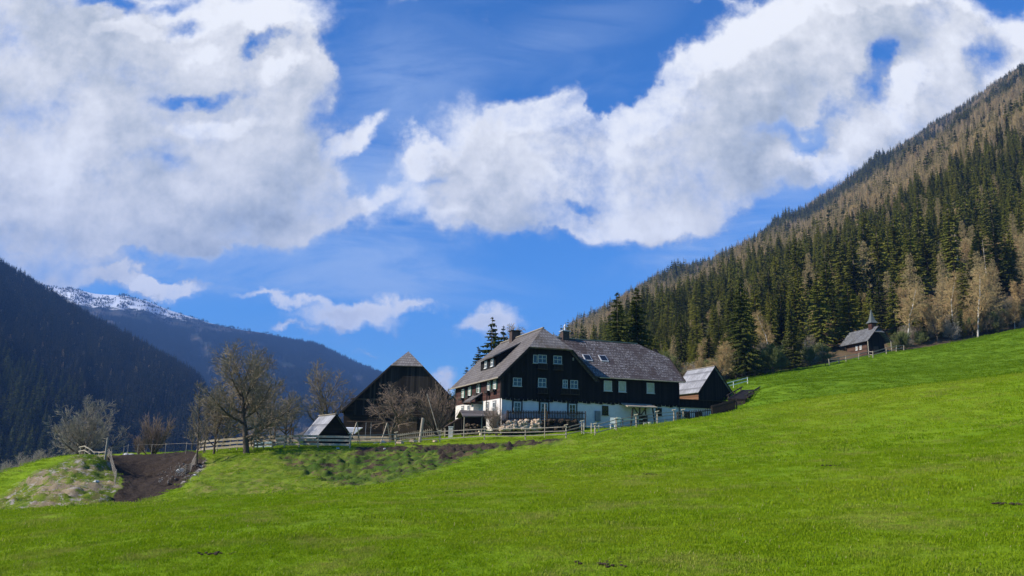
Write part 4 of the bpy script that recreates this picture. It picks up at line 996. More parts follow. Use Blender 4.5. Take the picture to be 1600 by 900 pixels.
kind = np.where(lk > .42, 1, 0)                    # 1 = bare larch / broadleaf
rs = np.random.RandomState(8); kind = np.where(rs.rand(len(kind)) < .07, 1, kind)
kind = np.where((Xh / Yh > .50) & (Xh / Yh < .70) & (edge < 28) & (rs.rand(len(kind)) < .55), 1, kind)
kind = np.where((Xh / Yh > .30) & (edge < 45) & (rs.rand(len(kind)) < .16), 1, kind)
kind = np.where(edgeband & (rs.rand(len(kind)) < .55), 2, kind)   # low brush at the edge
order = np.argsort(np.hypot(Xh, Yh)); vis = (Xh / Yh < .74)
n_s = n_l = n_b = 0; rest = []
WHERE = [(940, 'above the left end of the wing'), (985, 'behind the pair of dark spruces'), (1030, 'just right of the pair of spruces'), (1075, 'above the right roof end'), (1115, 'above the small barn'), (1150, 'left of the huge spruce'),
         (1185, 'behind the huge spruce'), (1225, 'behind the budding trees'), (1265, 'right of the budding trees'), (1310, 'left of the chapel'), (1350, 'behind the chapel roof'), (1400, 'behind the steeple'), (1450, 'right of the chapel'), (1500, 'by the tan birch'), (1550, 'by the leaning birch'), (9999, 'near the right picture edge')]
for i in order:
    if not vis[i]: rest.append(i); continue
    rr_ = random.Random(int(i)); rz = rr_.random() * 6.28; loc = (Xh[i], Yh[i], Zh[i] - .1); U = Xh[i] / Yh[i]

    qx = project(Xh[i], Yh[i], Zh[i])[0]
    where = next(t for m, t in WHERE if qx < m) + (', front rank' if edge[i] < 14 else ', second rank' if edge[i] < 32 else ', farther up')
    size = rr_.random()
    if 1295 < qx < 1404 and edge[i] < 11: continue
    if kind[i] == 0 and n_s < 290:
        key = rr_.choice(['s0', 's1', 's2', 's3', 's4', 's0', 's1']); n_s += 1
        sc = (.45 + .55 * size) * (1.25 if (edge[i] > 26 and qx > 1280) else 1) * (.8 if edge[i] < 8 else 1) * float(np.interp(qx, [900, 1100, 1250], [.45, .62, 1]))
        lb = ('short ' if size < .33 else 'middling ' if size < .66 else 'tall ') + ('dark' if key in ('s3', 's4') else 'sunlit green') + ' spruce ' + where
        plant_tree(key, loc, lb, 'conifer', 'spruce_tree', rz, sc * rr_.uniform(1.0, 1.55), 'hillside ' + lb, sc * rr_.uniform(.85, 1.15))
    elif kind[i] == 1 and n_l < 200:
        key = rr_.choice(['larch', 'broad', 'birch', 'broad', 'larch']); n_l += 1; sc = (.45 + .42 * size) * float(np.interp(qx, [900, 1100, 1250], [.5, .7, 1]))
        nm = {'larch': 'larch_tree', 'birch': 'birch_tree', 'broad': 'bare_tree'}[key]
        lb = {'larch': 'tan leafless larch', 'birch': 'slim bare birch', 'broad': 'brown bare broadleaf tree'}[key]
        lb = ('low ' if size < .4 else 'tall ') + lb + ' ' + where; plant_tree(key, loc, lb, 'tree', nm, rz, sc, 'hillside ' + lb)
    elif kind[i] == 2 and n_b < 150:
        key = rr_.choice(['twiggy', 'green', 'fruit', 'bush']); n_b += 1; sc = (.45 + .5 * size) * (.7 if key == 'bush' else 1)
        lb = {'twiggy': 'reddish upright bush', 'green': 'budding greenish bush', 'fruit': 'small brown bare bush', 'bush': 'broad low bare bush'}[key]
        lb = ('little ' if size < .4 else 'larger ') + lb + ' ' + where; plant_tree(key, loc, lb, 'bush', 'forest_bush', rz, sc, 'hillside ' + lb)
    else: rest.append(i)
rest = np.array(rest, int)
rr_ = random.Random(77); edge_px = np.interp(np.linspace(0, 1, 110), [0, 1], [1060, 1598])
for i, qx in enumerate(edge_px):
    if 1290 < qx < 1404: continue
    Ye = float(np.interp(uv_of(qx, 560)[0], EU, EY)) + rr_.uniform(2, 9); key = rr_.choice(['green', 'fruit', 'bush', 'twiggy', 'bush', 'broad', 's4', 'green'])
    sc = {'green': .42, 'fruit': .7, 'bush': .42, 'twiggy': .7, 'broad': .42, 's4': .28}[key] * rr_.uniform(.7, 1.35)
    lb = {'twiggy': 'reddish upright bush', 'green': 'budding greenish bush', 'fruit': 'small brown bare bush', 'bush': 'broad low bare bush', 'broad': 'brown sapling', 's4': 'young spruce'}[key] + ' at the meadow rim ' + next(t for m, t in WHERE if qx < m)
    plant_tree(key, stand(qx, Ye), lb, 'bush', 'young_spruce' if key == 's4' else 'forest_bush', rr_.random() * 6, sc, 'rim ' + lb)

# scatter: one object whose points carry instances -------------------------------
def source(name, key_or_mesh):
    if isinstance(key_or_mesh, tuple):
        a, b_ = key_or_mesh; v = [tuple(q.co) for q in a.vertices] + [tuple(q.co) for q in b_.vertices]; n = len(a.vertices)
        f = [tuple(p.vertices) for p in a.polygons] + [tuple(i + n for i in p.vertices) for p in b_.polygons]
        me = raw_mesh(name, v, f, (a.materials[0], b_.materials[0]), False, [0] * len(a.polygons) + [1] * len(b_.polygons))
    else: me = key_or_mesh
    return bpy.data.objects.new(name, me)
def scatter(name, pts, scl, rot, idx, sources, label, kind='stuff'):
    c = bpy.data.collections.new(name + '_kinds')
    for i, s in enumerate(sources): s.name = '%s_kind_%02d' % (name, i); c.objects.link(s)
    me = bpy.data.meshes.new(name); n = len(pts); me.vertices.add(n); me.vertices.foreach_set('co', np.asarray(pts, np.float32).ravel())
    a = me.attributes.new('scl', 'FLOAT_VECTOR', 'POINT'); a.data.foreach_set('vector', np.asarray(scl, np.float32).ravel())
    a = me.attributes.new('rot', 'FLOAT_VECTOR', 'POINT'); a.data.foreach_set('vector', np.asarray(rot, np.float32).ravel())
    a = me.attributes.new('idx', 'INT', 'POINT'); a.data.foreach_set('value', np.asarray(idx, np.int32))
    o = link(name, me); tag(o, label, None, None, kind)
    ng = bpy.data.node_groups.new(name, 'GeometryNodeTree')
    ng.interface.new_socket('Geometry', in_out='INPUT', socket_type='NodeSocketGeometry'); ng.interface.new_socket('Geometry', in_out='OUTPUT', socket_type='NodeSocketGeometry')
    N = ng.nodes; L = ng.links; gi = N.new('NodeGroupInput'); go = N.new('NodeGroupOutput')
    ci = N.new('GeometryNodeCollectionInfo'); ci.inputs['Collection'].default_value = c; ci.inputs['Separate Children'].default_value = True; ci.inputs['Reset Children'].default_value = True
    ip = N.new('GeometryNodeInstanceOnPoints'); ip.inputs['Pick Instance'].default_value = True
    def attr(nm, dt): x = N.new('GeometryNodeInputNamedAttribute'); x.data_type = dt; x.inputs['Name'].default_value = nm; return [q for q in x.outputs if q.enabled and q.name == 'Attribute'][0]
    L.new(gi.outputs[0], ip.inputs['Points']); L.new(ci.outputs[0], ip.inputs['Instance'])
    L.new(attr('idx', 'INT'), ip.inputs['Instance Index']); L.new(attr('rot', 'FLOAT_VECTOR'), ip.inputs['Rotation']); L.new(attr('scl', 'FLOAT_VECTOR'), ip.inputs['Scale'])
    L.new(ip.outputs[0], go.inputs[0])
    md = o.modifiers.new('scatter', 'NODES'); md.node_group = ng; return o
def sc_tree(name, X, Y, Z, idx, sources, label, smin, smax, seed, zs=1.0):
    rs = np.random.RandomState(seed); n = len(X); s = rs.uniform(smin, smax, n)
    return scatter(name, np.stack([X, Y, Z - .3], -1), np.stack([s, s, s * rs.uniform(.9, 1.2, n) * zs], -1), np.stack([np.zeros(n), np.zeros(n), rs.rand(n) * 6.28], -1), idx, sources, label)
src_g = [source('spruce', tm[k]) for k in ('s0', 's1', 's3', 'larch', 'birch')]
rs = np.random.RandomState(2)
ri = np.where(kind[rest] == 0, rs.randint(0, 3, len(rest)), 3 + rs.randint(0, 2, len(rest)))
sc_tree('forest', Xh[rest], Yh[rest], Zh[rest], ri, src_g, 'dense mixed forest of spruce and larch on the lower hillside', .5, 1.0, 4)
X2, Y2, Z2 = hill_points(400, 1100, .030, 12, .78); k2 = fbm(X2 / 90 + 3, Y2 / 110, 64, 4) 
py2 = project(X2, Y2, Z2); 
src_f = [source('spruce', tm[k]) for k in ('g0', 'g1', 'g2', 'g3', 'l0', 'l1')]
def kinds_for(X, Y, Z, k, seed, bias=0.0):
    rs = np.random.RandomState(seed); u = X / Y; v = Z / Y
    yc = np.interp(u, SU, SY); tcr = np.interp(u, SU, ST)
    hgt = v / tcr                                     # 1 at the skyline
    brown = k + (sstep(.66, .80, hgt) - sstep(.90, .98, hgt) * .75) * .36 + bias
    b = (brown + rs.normal(0, .20, len(X))) > .30
    return np.where(b, 4 + (rs.rand(len(X)) < .45), rs.randint(0, 4, len(X)))
sc_tree('upper_forest', X2, Y2, Z2, kinds_for(X2, Y2, Z2, k2, 3), src_f, 'dense forest covering the middle of the hillside', .5, 1.1, 5)
X3, Y3, Z3 = hill_points(1100, 3600, .016, 13, .74); k3 = fbm(X3 / 130 + 3, Y3 / 160, 65, 4)
src_f3 = [source('spruce', tm[k]) for k in ('g0', 'g1', 'g2', 'g3', 'l0', 'l1')]
sc_tree('ridge_forest', X3, Y3, Z3, kinds_for(X3, Y3, Z3, k3, 4, .04), src_f3, 'far forest running up to the skyline of the hillside', .65, 1.2, 6)
# left mountain forests
def clump(seed, n, spread, keys):
    rng = random.Random(seed); v = []; f = []
    for i in range(n):
        a = tm[rng.choice(keys)][1]; s = rng.uniform(.7, 1.15); ox, oy = rng.uniform(-spread, spread), rng.uniform(-spread, spread); k = len(v); ca, sa = math.cos(rng.random() * 6), math.sin(rng.random() * 6)
        for q in a.vertices: v.append((ox + q.co.x * s, oy + q.co.y * s, q.co.z * s))
        for p in a.polygons: f.append(tuple(x + k for x in p.vertices))
    return raw_mesh('clump', v, f, (M['needle_far'],))
rs = np.random.RandomState(40)
n = 26000; U = rs.uniform(uv_of(-60, 500)[0], uv_of(390, 600)[0], n); Y = np.sqrt(rs.uniform(380 ** 2, 1540 ** 2, n)); Z = z1(U, Y)
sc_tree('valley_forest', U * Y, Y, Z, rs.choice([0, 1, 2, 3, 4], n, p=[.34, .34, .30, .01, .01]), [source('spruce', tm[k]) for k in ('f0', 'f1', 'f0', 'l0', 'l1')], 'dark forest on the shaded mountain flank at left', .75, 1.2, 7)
n = 15000; U = rs.uniform(uv_of(20, 500)[0], uv_of(720, 600)[0], n); Y = np.sqrt(rs.uniform(1900 ** 2, 4230 ** 2, n)); Z = z2(U, Y)
dens = fbm(U * 40, Y / 300., 5, 4); keep = (dens > -.35 - .0 * Z) & ((Z < 560) | (rs.rand(n) < .22)); U, Y, Z = U[keep], Y[keep], Z[keep]
sc_tree('far_forest', U * Y, Y, Z, rs.randint(0, 3, len(U)), [source('clump', clump(q, 8, 16, ('f0', 'f1'))) for q in (1, 2, 3)], 'distant blue forest on the far mountain', .8, 1.1, 8, zs=np.where(Z > 560, .45, 1.0))
n = 420; U = uv_of(0, 600)[0] + rs.uniform(-.10, .14, n) * rs.rand(n) ** .5; Y = rs.uniform(560, 880, n); Z = z1(U, Y)
sc_tree('valley_wood', U * Y, Y, Z, rs.choice([0, 1, 2], n), [source('spruce', tm[k]) for k in ('s3', 's4', 's3')], 'dark wood on the valley slope below the mound', 1.2, 2.0, 9)
# ------------------------------------------------------------------ fences
def fence(name, label, pts, h, rails, mat_, post_w=.14, rail_h=.13, rail_w=.05, cap=None, sag=0.0, cat='fence', lean=.03, posts=True, embed=.4):
    root = empty(name, pts[0], 0, label, cat); p0 = Vector(pts[0]); rng = random.Random(len(pts) * 7 + int(abs(p0.x)))
    tops = []
    for p in pts:
        p = Vector(p) - p0; t = p + Vector((rng.uniform(-lean, lean), rng.uniform(-lean, lean), h * rng.uniform(.95, 1.08)))
        if posts: MB().tube(p - Vector((0, 0, embed)), t, post_w / 2, post_w * .45, 7).build('post', M[mat_], root)
        if cap: MB().quadbox([t + Vector(q) for q in ((-.17,-.14,-.02),(.17,-.14,.06),(.17,.14,.06),(-.17,.14,-.02),(-.17,-.14,.05),(.17,-.14,.13),(.17,.14,.13),(-.17,.14,.05))]).build('post_cap', M[cap], root)
        tops.append((p, h))
    for a, b_ in zip(pts[:-1], pts[1:]):
        a = Vector(a) - p0; b_ = Vector(b_) - p0; n = Vector((b_.y - a.y, a.x - b_.x, 0)).normalized() * (post_w / 2 + rail_w / 2)
        if n.y > 0: n = -n
        for z in rails:
            j1, j2 = rng.uniform(-.03, .03), rng.uniform(-.03, .03); ext = (b_ - a).normalized() * .08
            MB().bar(a + n - ext + Vector((0, 0, z * h + j1)), b_ + n + ext + Vector((0, 0, z * h + j2)), rail_w, rail_h).build('rail', M[mat_], root)
    return root
F1 = [(309,72.6),(320,72.2),(339,71.9),(359,71.8),(370,71.7),(384,71.6),(395.6,71.4),(402,71.8),(411.5,71.7),(425.5,71.5),(444.4,71.2),(467,70.9),(496.7,70.5),(546.6,69.9)]
fence('rail_fence', 'weathered pale rail fence with three wide rails running from the gully past the little shed', [stand(a, b_ + .8) for a, b_ in F1], 1.12, (.30, .60, .92), 'palegrey', rail_h=.19)
F2 = [(546.6,72.2),(618,74.5),(687.4,75),(757,74),(821,72.8),(884.5,72),(909,74.2)]
fence('rail_fence', 'thin darker rail fence across the green in front of the big barn and farmhouse corner', [stand(a, b_ + .6) for a, b_ in F2], 1.12, (.30, .60, .90), 'greywood', .13, .07, .06, 'palewood')
F3 = [(930,71.2),(963,72.8),(994.5,74.8),(1027,76.2),(1053,77.8),(1068,78.3)]
fence('rail_fence', 'post and rail fence with capped posts in front of the farmhouse wing', [stand(a, b_) for a, b_ in F3], 1.15, (.30, .60, .88), 'greywood', .15, .07, .06, 'palewood')
def pickets(name, label, a, b_, h, mat_, step=.17, w=.1, base=.05, cat='fence'):
    root = empty(name, a, 0, label, cat); d = Vector(b_) - Vector(a); L = d.length; n = int(L / step); u = d / L; nn = Vector((u.y, -u.x, 0)) * .02
    rng = random.Random(3)
    q = MB()
    for i in range(n):
        p = u * (i * step); hh = h * (1 + rng.uniform(-.03, .03))
        q.quadbox([p - u*w/2 - nn + Vector((0,0,base)), p + u*w/2 - nn + Vector((0,0,base)), p + u*w/2 + nn + Vector((0,0,base)), p - u*w/2 + nn + Vector((0,0,base)),
                   p - u*w/2 - nn + Vector((0,0,hh)), p + u*w/2 - nn + Vector((0,0,hh)), p + u*w/2 + nn + Vector((0,0,hh)), p - u*w/2 + nn + Vector((0,0,hh))])
    q.build('picket_row', M[mat_], root)
    for z in (.25, .8): MB().bar(nn * 2.6 + Vector((0, 0, z * h)), d + nn * 2.6 + Vector((0, 0, z * h)), .05, .09).build('rail', M[mat_], root)
    for t in np.linspace(0, 1, max(2, int(L / 2.5))): MB().bar(d * float(t) + nn * 5 - Vector((0, 0, .8)), d * float(t) + nn * 5 + Vector((0, 0, h * 1.02)), .11).build('post', M[mat_], root)
    return root
A = P(792, 657.5, 76.2); B = P(914, 658.5, 78.6)
pickets('picket_fence', 'dark brown picket fence standing on the stone wall in front of the farmhouse', A, B, 1.0, 'darkwood')
A = stand(818, 75); 
A = stand(1058, 79); B = stand(1112, 80.5)
pickets('picket_fence', 'dark uneven paling fence in front of the white annexe wall', A, B, 1.0, 'darkwood', .22, .07)
A = stand(1112, 80.5); B = stand(1150, 83)
pickets('picket_fence', 'black paling fence beside the dark end of the annexe', A, B, 1.25, 'darktrim', .2, .14)
A = stand(616, 88); B = stand(694, 88)
pickets('picket_fence', 'grey garden picket fence at the foot of the big barn', A, B, 1.0, 'greywood', .22, .07)
# white rail barrier above the small barn, wooden ramp
A = [stand(1124, 111), stand(1146, 112), stand(1168, 113)]
fence('white_barrier', 'white two-rail barrier on the grass to the right of the small barn', A, .95, (.45, .95), 'whitepaint', .08, .10, .05)
r0_, r1_ = P(1136, 623, 86), P(1160, 609, 91.5)
ramp = empty('log_ramp', r0_, 0, 'dark plank ramp climbing from the small barn to the upper meadow', 'ramp'); dd = r1_ - r0_
q = MB(); sx = Vector((1.9, -.7, 0))
q.slab([(0, 0, 0), tuple(sx), tuple(dd + sx), tuple(dd)], .2); q.build('deck', M['blackwood'], ramp)
for k_ in (0, 1):
    MB().bar(sx * k_ + Vector((0, 0, .35)), dd + sx * k_ + Vector((0, 0, .35)), .1).build('rail', M['darktrim'], ramp)
    for t in (.1, .5, .9): MB().bar(dd * t + sx * k_ - Vector((0, 0, 2.5)), dd * t + sx * k_ + Vector((0, 0, .38)), .12).build('post', M['darkwood'], ramp)
MB().quadbox([(0.2,0.1,-2.5),tuple(sx+Vector((-.1,.1,-2.5))),tuple(dd+sx+Vector((-.1,0,-2.5))),tuple(dd+Vector((.1,0,-2.5))),(0.2,.1,-.21),tuple(sx+Vector((-.1,.1,-.21))),tuple(dd+sx+Vector((-.1,0,-.21))),tuple(dd+Vector((.1,0,-.21)))]).build('side_boarding', M['darktrim'], ramp)
# forest edge fence and chapel fence
fence('pasture_fence', 'thin dark pasture fence along the forest edge below the huge spruce', [stand(px, Y) for px, Y in ((1150,120),(1180,125),(1208,127),(1235,129),(1262,131),(1290,133),(1312,134.5))], 1.1, (.5, .95), 'darkwood', .12, .07, .05)
fence('chapel_fence', 'crooked pale fence on the slope below the chapel', [stand(px, Y) for px, Y in ((1296,132),(1311,134),(1322,134.5),(1341,135),(1358,136),(1364,134),(1385,137),(1400,139),(1412,140.5))], 1.15, (.45, .9), 'greywood', .15, .10, .05, lean=.22)
# mound fence and wire fences at left
MF = [(124,66),(132,65.5),(138,65),(146,64.8),(154,64.6),(163,64)]
fence('mound_fence', 'leaning pale rail fence on top of the grassy mound', [stand(a, b_) for a, b_ in MF], .75, (.5, .95), 'greywood', .1, .07, .04, lean=.1)
MB().tube((0, 0, -.5), (0.02, 0, 1.7), .09, .08, 8).build('gate_post', M['greywood']).location = stand(164, 63.6)
tag(bpy.data.objects['gate_post'], 'thick upright gate post on the mound beside the gully', 'post')
fence('wire_fence', 'electric wire fence with thin stakes along the top of the earth gully', [stand(a, b_) for a, b_ in ((166,73.5),(173,74),(192,75),(199,75),(214,76),(236,76),(258,75.5),(290,74.5),(310,73))], 1.0, (.93,), 'greywood', .06, .018, .018)
fence('net_fence', 'sagging pale netting fence with leaning stakes down the right side of the mound', [stand(a, b_) for a, b_ in ((168,66),(172,64),(176,62),(180,60),(179,57))], .8, (.3, .5, .7, .9), 'greywood', .07, .02, .02, lean=.15)
fence('net_fence', 'slumped pale fence sliding down the stony side of the gully under the sapling', [stand(a, b_) for a, b_ in ((305,66),(298,64.5),(290,63),(282,62),(275,61))], .8, (.2, .4, .6, .8, .95), 'greywood', .06, .035, .03, lean=.25)

# ------------------------------------------------------------------ stones, logs, furniture
def rock(rng, c, s):
    v = []; f = []; n1, n2 = 6, 4; ph = rng.random() * 6
    v.append((c[0], c[1], c[2] - s[2]))
    for j in range(1, n2):
        th = math.pi * j / n2
        for i in range(n1):
            a = ph + 6.283 * i / n1; k = rng.uniform(.78, 1.18)
            v.append((c[0] + s[0] * math.sin(th) * math.cos(a) * k, c[1] + s[1] * math.sin(th) * math.sin(a) * k, c[2] - s[2] * math.cos(th) * k))
    v.append((c[0], c[1], c[2] + s[2] * rng.uniform(.8, 1.1)))
    for i in range(n1):
        j = (i + 1) % n1; f.append((0, 1 + j, 1 + i)); f.append((len(v) - 1, 1 + (n2-2)*n1 + i, 1 + (n2-2)*n1 + j))
        for q in range(n2 - 2): f.append((1 + q*n1 + i, 1 + q*n1 + j, 1 + (q+1)*n1 + j, 1 + (q+1)*n1 + i))
    return v, f
def rocks(name, items, mat_, parent, seed):
    rng = random.Random(seed); V = []; F = []
    for c, s in items:
        v, f = rock(rng, c, s); k = len(V); V += v; F += [tuple(x + k for x in q) for q in f]
    return link(name, raw_mesh(name, V, F, (M[mat_],)), parent)
rng = random.Random(9)
A = P(784, 672, 75.6); B = P(905, 671, 78.2); dAB = B - A
sw = empty('stone_wall', A, 0, 'low wall of rough pale boulders below the dark picket fence at the farmhouse', 'stone wall')
def wall_items(t0, t1, n, hmax):
    it = []
    for i in range(n):
        t = t0 + (t1 - t0) * rng.random(); lv = rng.random(); hm = hmax * (min(1, (t + .06) * 6))
        it.append((tuple(dAB * t + Vector((0, rng.uniform(-.35, .25) + lv * .3, lv * hm))), (rng.uniform(.14, .30), .2, rng.uniform(.12, .2))))
    return it
rocks('pale_stones', wall_items(-.02, .50, 210, .95), 'stone', sw, 1)
rocks('grey_stones', wall_items(.5, 1.0, 110, .95), 'mud', sw, 2)
MB().quadbox([(0,.35,-1),tuple(dAB+Vector((0,.35,-1))),tuple(dAB+Vector((0,1.2,-1))),(0,1.2,-1),(0,.5,.95),tuple(dAB+Vector((0,.5,.95))),tuple(dAB+Vector((0,1.2,.95))),(0,1.2,.95)]).build('earth_fill', M['mud'], sw)
pole = MB().tube((0, 0, -.3), (0, 0, 3.2), .045, .035, 8).build('pole', M['greywood']); pole.location = stand(851, 74.4); tag(pole, 'thin upright pole in front of the stone wall and picket fence', 'pole')
# covered woodshed at the left facade
wsd = empty('lean_to', stand(745, 78), FANG, 'small open shelter on posts with brown roof beside the left farmhouse wall', 'shelter')
hh = P(745, 648, 78).z - wsd.location.z
for x, y in ((-1.5, -.5), (.2, -.9), (1.2, .9), (-1.2, 1.2)): MB().tube((x, y, -.4), (x, y, hh), .06, .05, 6).build('post', M['greywood'], wsd)
MB().slab([(-1.8, -1.1, hh - .25), (1.9, -1.1, hh - .12), (1.9, .1, hh + .45), (-1.8, .1, hh + .40)], .1).slab([(-1.8, .1, hh + .40), (1.9, .1, hh + .45), (1.9, 1.5, hh - .2), (-1.8, 1.5, hh - .25)], .1).build('roof', M['shingle_l'], wsd)
MB().box(-1.3, 1.3, 1.0, 1.1, -.3, hh - .1).build('back_boarding', M['darktrim'], wsd)
rocks('firewood', [((rng.uniform(-1, 1.1), rng.uniform(.1, .8), rng.random() * 1.1), (.2, .2, .12)) for _ in range(60)], 'trunkbrown', wsd, 5)
MB().box(.1, 1.3, -.6, -.1, .35, .45).box(.2, .3, -.5, -.2, -.1, .35).box(1.1, 1.2, -.5, -.2, -.1, .35).build('shelf', M['palewood'], wsd)
a_, b2 = P(694, 668, 80), P(724, 650, 82)
rp = empty('stair_roof', a_, 0, 'dark sloping roof boards of the stair beside the small shelter', 'stair'); d_ = b2 - a_
MB().slab([(0, 0, 0), tuple(d_), tuple(d_ + Vector((0, 1.2, .2))), (0, 1.2, .2)], .12).build('roof', M['darkwood'], rp)
for t in (.05, .5, .95): MB().tube(tuple(d_ * t + Vector((0, .1, -2.2))), tuple(d_ * t + Vector((0, .1, 0))), .06).build('post', M['greywood'], rp)
MB().quadbox([(0,.3,-2),tuple(d_+Vector((0,.3,-2.5))),tuple(d_+Vector((0,.4,-2.5))),(0,.4,-2),(0,.3,-.1),tuple(d_+Vector((0,.3,-.1))),tuple(d_+Vector((0,.4,-.1))),(0,.4,-.1)]).build('side_boarding', M['darktrim'], rp)
gp = MB().box(-.22, .22, -.2, .2, -.3, 1.0).box(-.26, .26, -.24, .24, 1.003, 1.08).build('stone_pillar', M['greystone']); gp.location = stand(704, 79); tag(gp, 'pale square stone pillar at the foot of the stair', 'pillar')
# swing frame
sf = empty('swing_frame', stand(578, 77), 0, 'wooden swing frame with splayed legs in front of the apple tree', 'swing')
for x in (-1.4, 1.6):
    MB().bar((x - .55, -.6, -.2), (x, 0, 2.15), .09).build('leg', M['greywood'], sf); MB().bar((x + .35, .6, -.2), (x, 0, 2.15), .09).build('leg', M['greywood'], sf)
MB().bar((-2.4, 0, 2.2), (2.2, 0, 2.2), .11).build('crossbar', M['darkwood'], sf)
for x in (-.5, .0): MB().bar((x, 0, 2.15), (x, 0, .5), .02).build('chain', M['metal'], sf)
MB().box(-.55, .05, -.1, .1, .45, .5).build('seat', M['darkwood'], sf)
# frame left of the shed
fr = empty('wooden_gallows', stand(441, 78), 0, 'wooden goal-like frame of two pairs of posts and a beam behind the rail fence', 'frame')
for x in (-.85, .7, .95): MB().bar((x, 0, -.3), (x, 0, 1.95), .14).build('post', M['darkwood'], fr)
MB().bar((-.95, 0, 1.75), (1.05, 0, 1.75), .12).build('beam', M['darkwood'], fr)
# leaning log post, thin leaning pole
lp = MB().tube((-.12, 0, -.3), (.12, 0, 2.35), .17, .14, 9).build('log_post', M['greywood']); lp.location = stand(657.5, 77); tag(lp, 'thick pale leaning log post in front of the big barn', 'post')
lp = MB().tube((1.0, 0, -.3), (-.65, 0, 4.6), .05, .045, 7).build('leaning_pole', M['greywood']); lp.location = stand(674, 82); tag(lp, 'long thin pole leaning to the left before the reddish bush', 'pole')
tb = empty('canopy_tent', stand(550, 84), 0, 'small pale grey canvas canopy just right of the little shed', 'canopy')
q = MB(); z0 = 1.3
q.v += [(-.95, -.5, z0 + .6), (.95, -.5, z0 + .6), (.3, -.5, z0), (-.3, -.5, z0), (-.95, .6, z0 + .7), (.95, .6, z0 + .7), (.3, .6, z0 + .1), (-.3, .6, z0 + .1)]
q.f += [(0,3,2,1),(4,5,6,7),(0,1,5,4),(3,7,6,2),(0,4,7,3),(1,2,6,5)]; q.build('canvas', M['cloth'], tb)
MB().tube((-.6, 0, -.3), (-.6, 0, z0 + .3), .04).tube((.6, 0, -.3), (.6, 0, z0 + .3), .04).build('pole', M['darkwood'], tb)
tg = MB().box(-.9, .9, -.5, .5, -.2, .55).box(-.95, .95, -.55, .55, .553, .75).build('water_trough', M['cloth']); tg.location = stand(414, 80); tag(tg, 'pale low covered trough behind the fence right of the tall tree', 'trough')
# stones at the plateau and in the gully
STN = [(625,76.5,.34,'stone','tan boulder under the apple tree, left one'),(645,77,.36,'stone','tan boulder behind the fence between apple tree and log post'),(586,77.5,.22,'greystone','grey stone at the foot of the swing frame'),(598,78,.3,'greystone','grey stone between the swing legs'),
       (680,76,.25,'stone','tan boulder beside the thick log post'),(197,75.5,.34,'greystone','white round stone at the wire fence above the gully'),(205,76,.28,'greystone','smaller white stone right of the round one above the gully'),(281,64,.33,'greystone','white boulder on the stony right flank of the gully'),
       (304,60,.14,'greystone','small white stone on the grass under the tall tree bank'),(528,70,.16,'greystone','small pale stone on the upper edge of the bank'),(601,70,.13,'greystone','tiny pale stone on the bank below the swing'),(302,45,.13,'greystone','tiny white stone in the meadow below the gully'),
       (150,56.5,.2,'greystone','pale slab stone half buried in the mound'),(172,58,.2,'greystone','flat grey slab near the netting on the mound')]
for i, (px, Y, s, mt, lb) in enumerate(STN):
    rg = random.Random(i); v, f = rock(rg, (0, 0, s * .25), (s * 1.25, s, s * .7)); o = link('stone', raw_mesh('stone', v, f, (M[mt],))); o.location = stand(px, Y); tag(o, lb, 'stone')
rs = np.random.RandomState(6); P_ = []; S_ = []
for k_ in range(230):
    px, py_, Y = rs.uniform(246, 312), 0, rs.uniform(58, 68)
    q = stand(px, Y); a, b2 = project(q.x, q.y, q.z)
    if bool(inpoly(np.array([a]), np.array([b2]), [(246,740),(296,716),(330,714),(325,738),(280,768),(250,766)])[0]): P_.append(q); S_.append(rs.uniform(.2, .75))
v, f = rock(random.Random(3), (0, 0, .03), (.13, .1, .08)); n = len(P_)
scatter('rubble', P_, np.repeat(np.array(S_)[:, None], 3, 1), rs.rand(n, 3) * 3, np.zeros(n), [bpy.data.objects.new('r', raw_mesh('rubble_stone', v, f, (M['rubble'],)))], 'pale rubble strewn on the right flank of the earth gully')
# mole hills / dung patches in the meadow
for i, (px, Y, s, lb) in enumerate([(1300,24,.24,'dark flattened molehill in the middle right of the meadow'),(1590,13.5,.2,'dark clod of earth at the right edge of the meadow'),(945,10.8,.18,'low crumbly earth patch at the bottom of the meadow'),(345,13.3,.16,'small dark dung pat in the left foreground grass'),(1015,27,.2,'dark dung pat in the centre of the meadow'),(710,24,.14,'small dark clod left of centre in the meadow')]):
    V = []; F = []; rg = random.Random(50 + i)
    for k_ in range(16):
        a, d3 = rg.random() * 6.28, rg.random() * s * 1.6; v, f = rock(rg, (math.cos(a) * d3 * 1.5, math.sin(a) * d3, .02), (s * .2, s * .18, s * .09)); n0 = len(V); V += v; F += [tuple(x + n0 for x in q) for q in f]
    o = link('earth_clod', raw_mesh('earth_clod', V, F, (M['mud'],))); o.location = stand(px, Y); tag(o, lb, 'molehill')
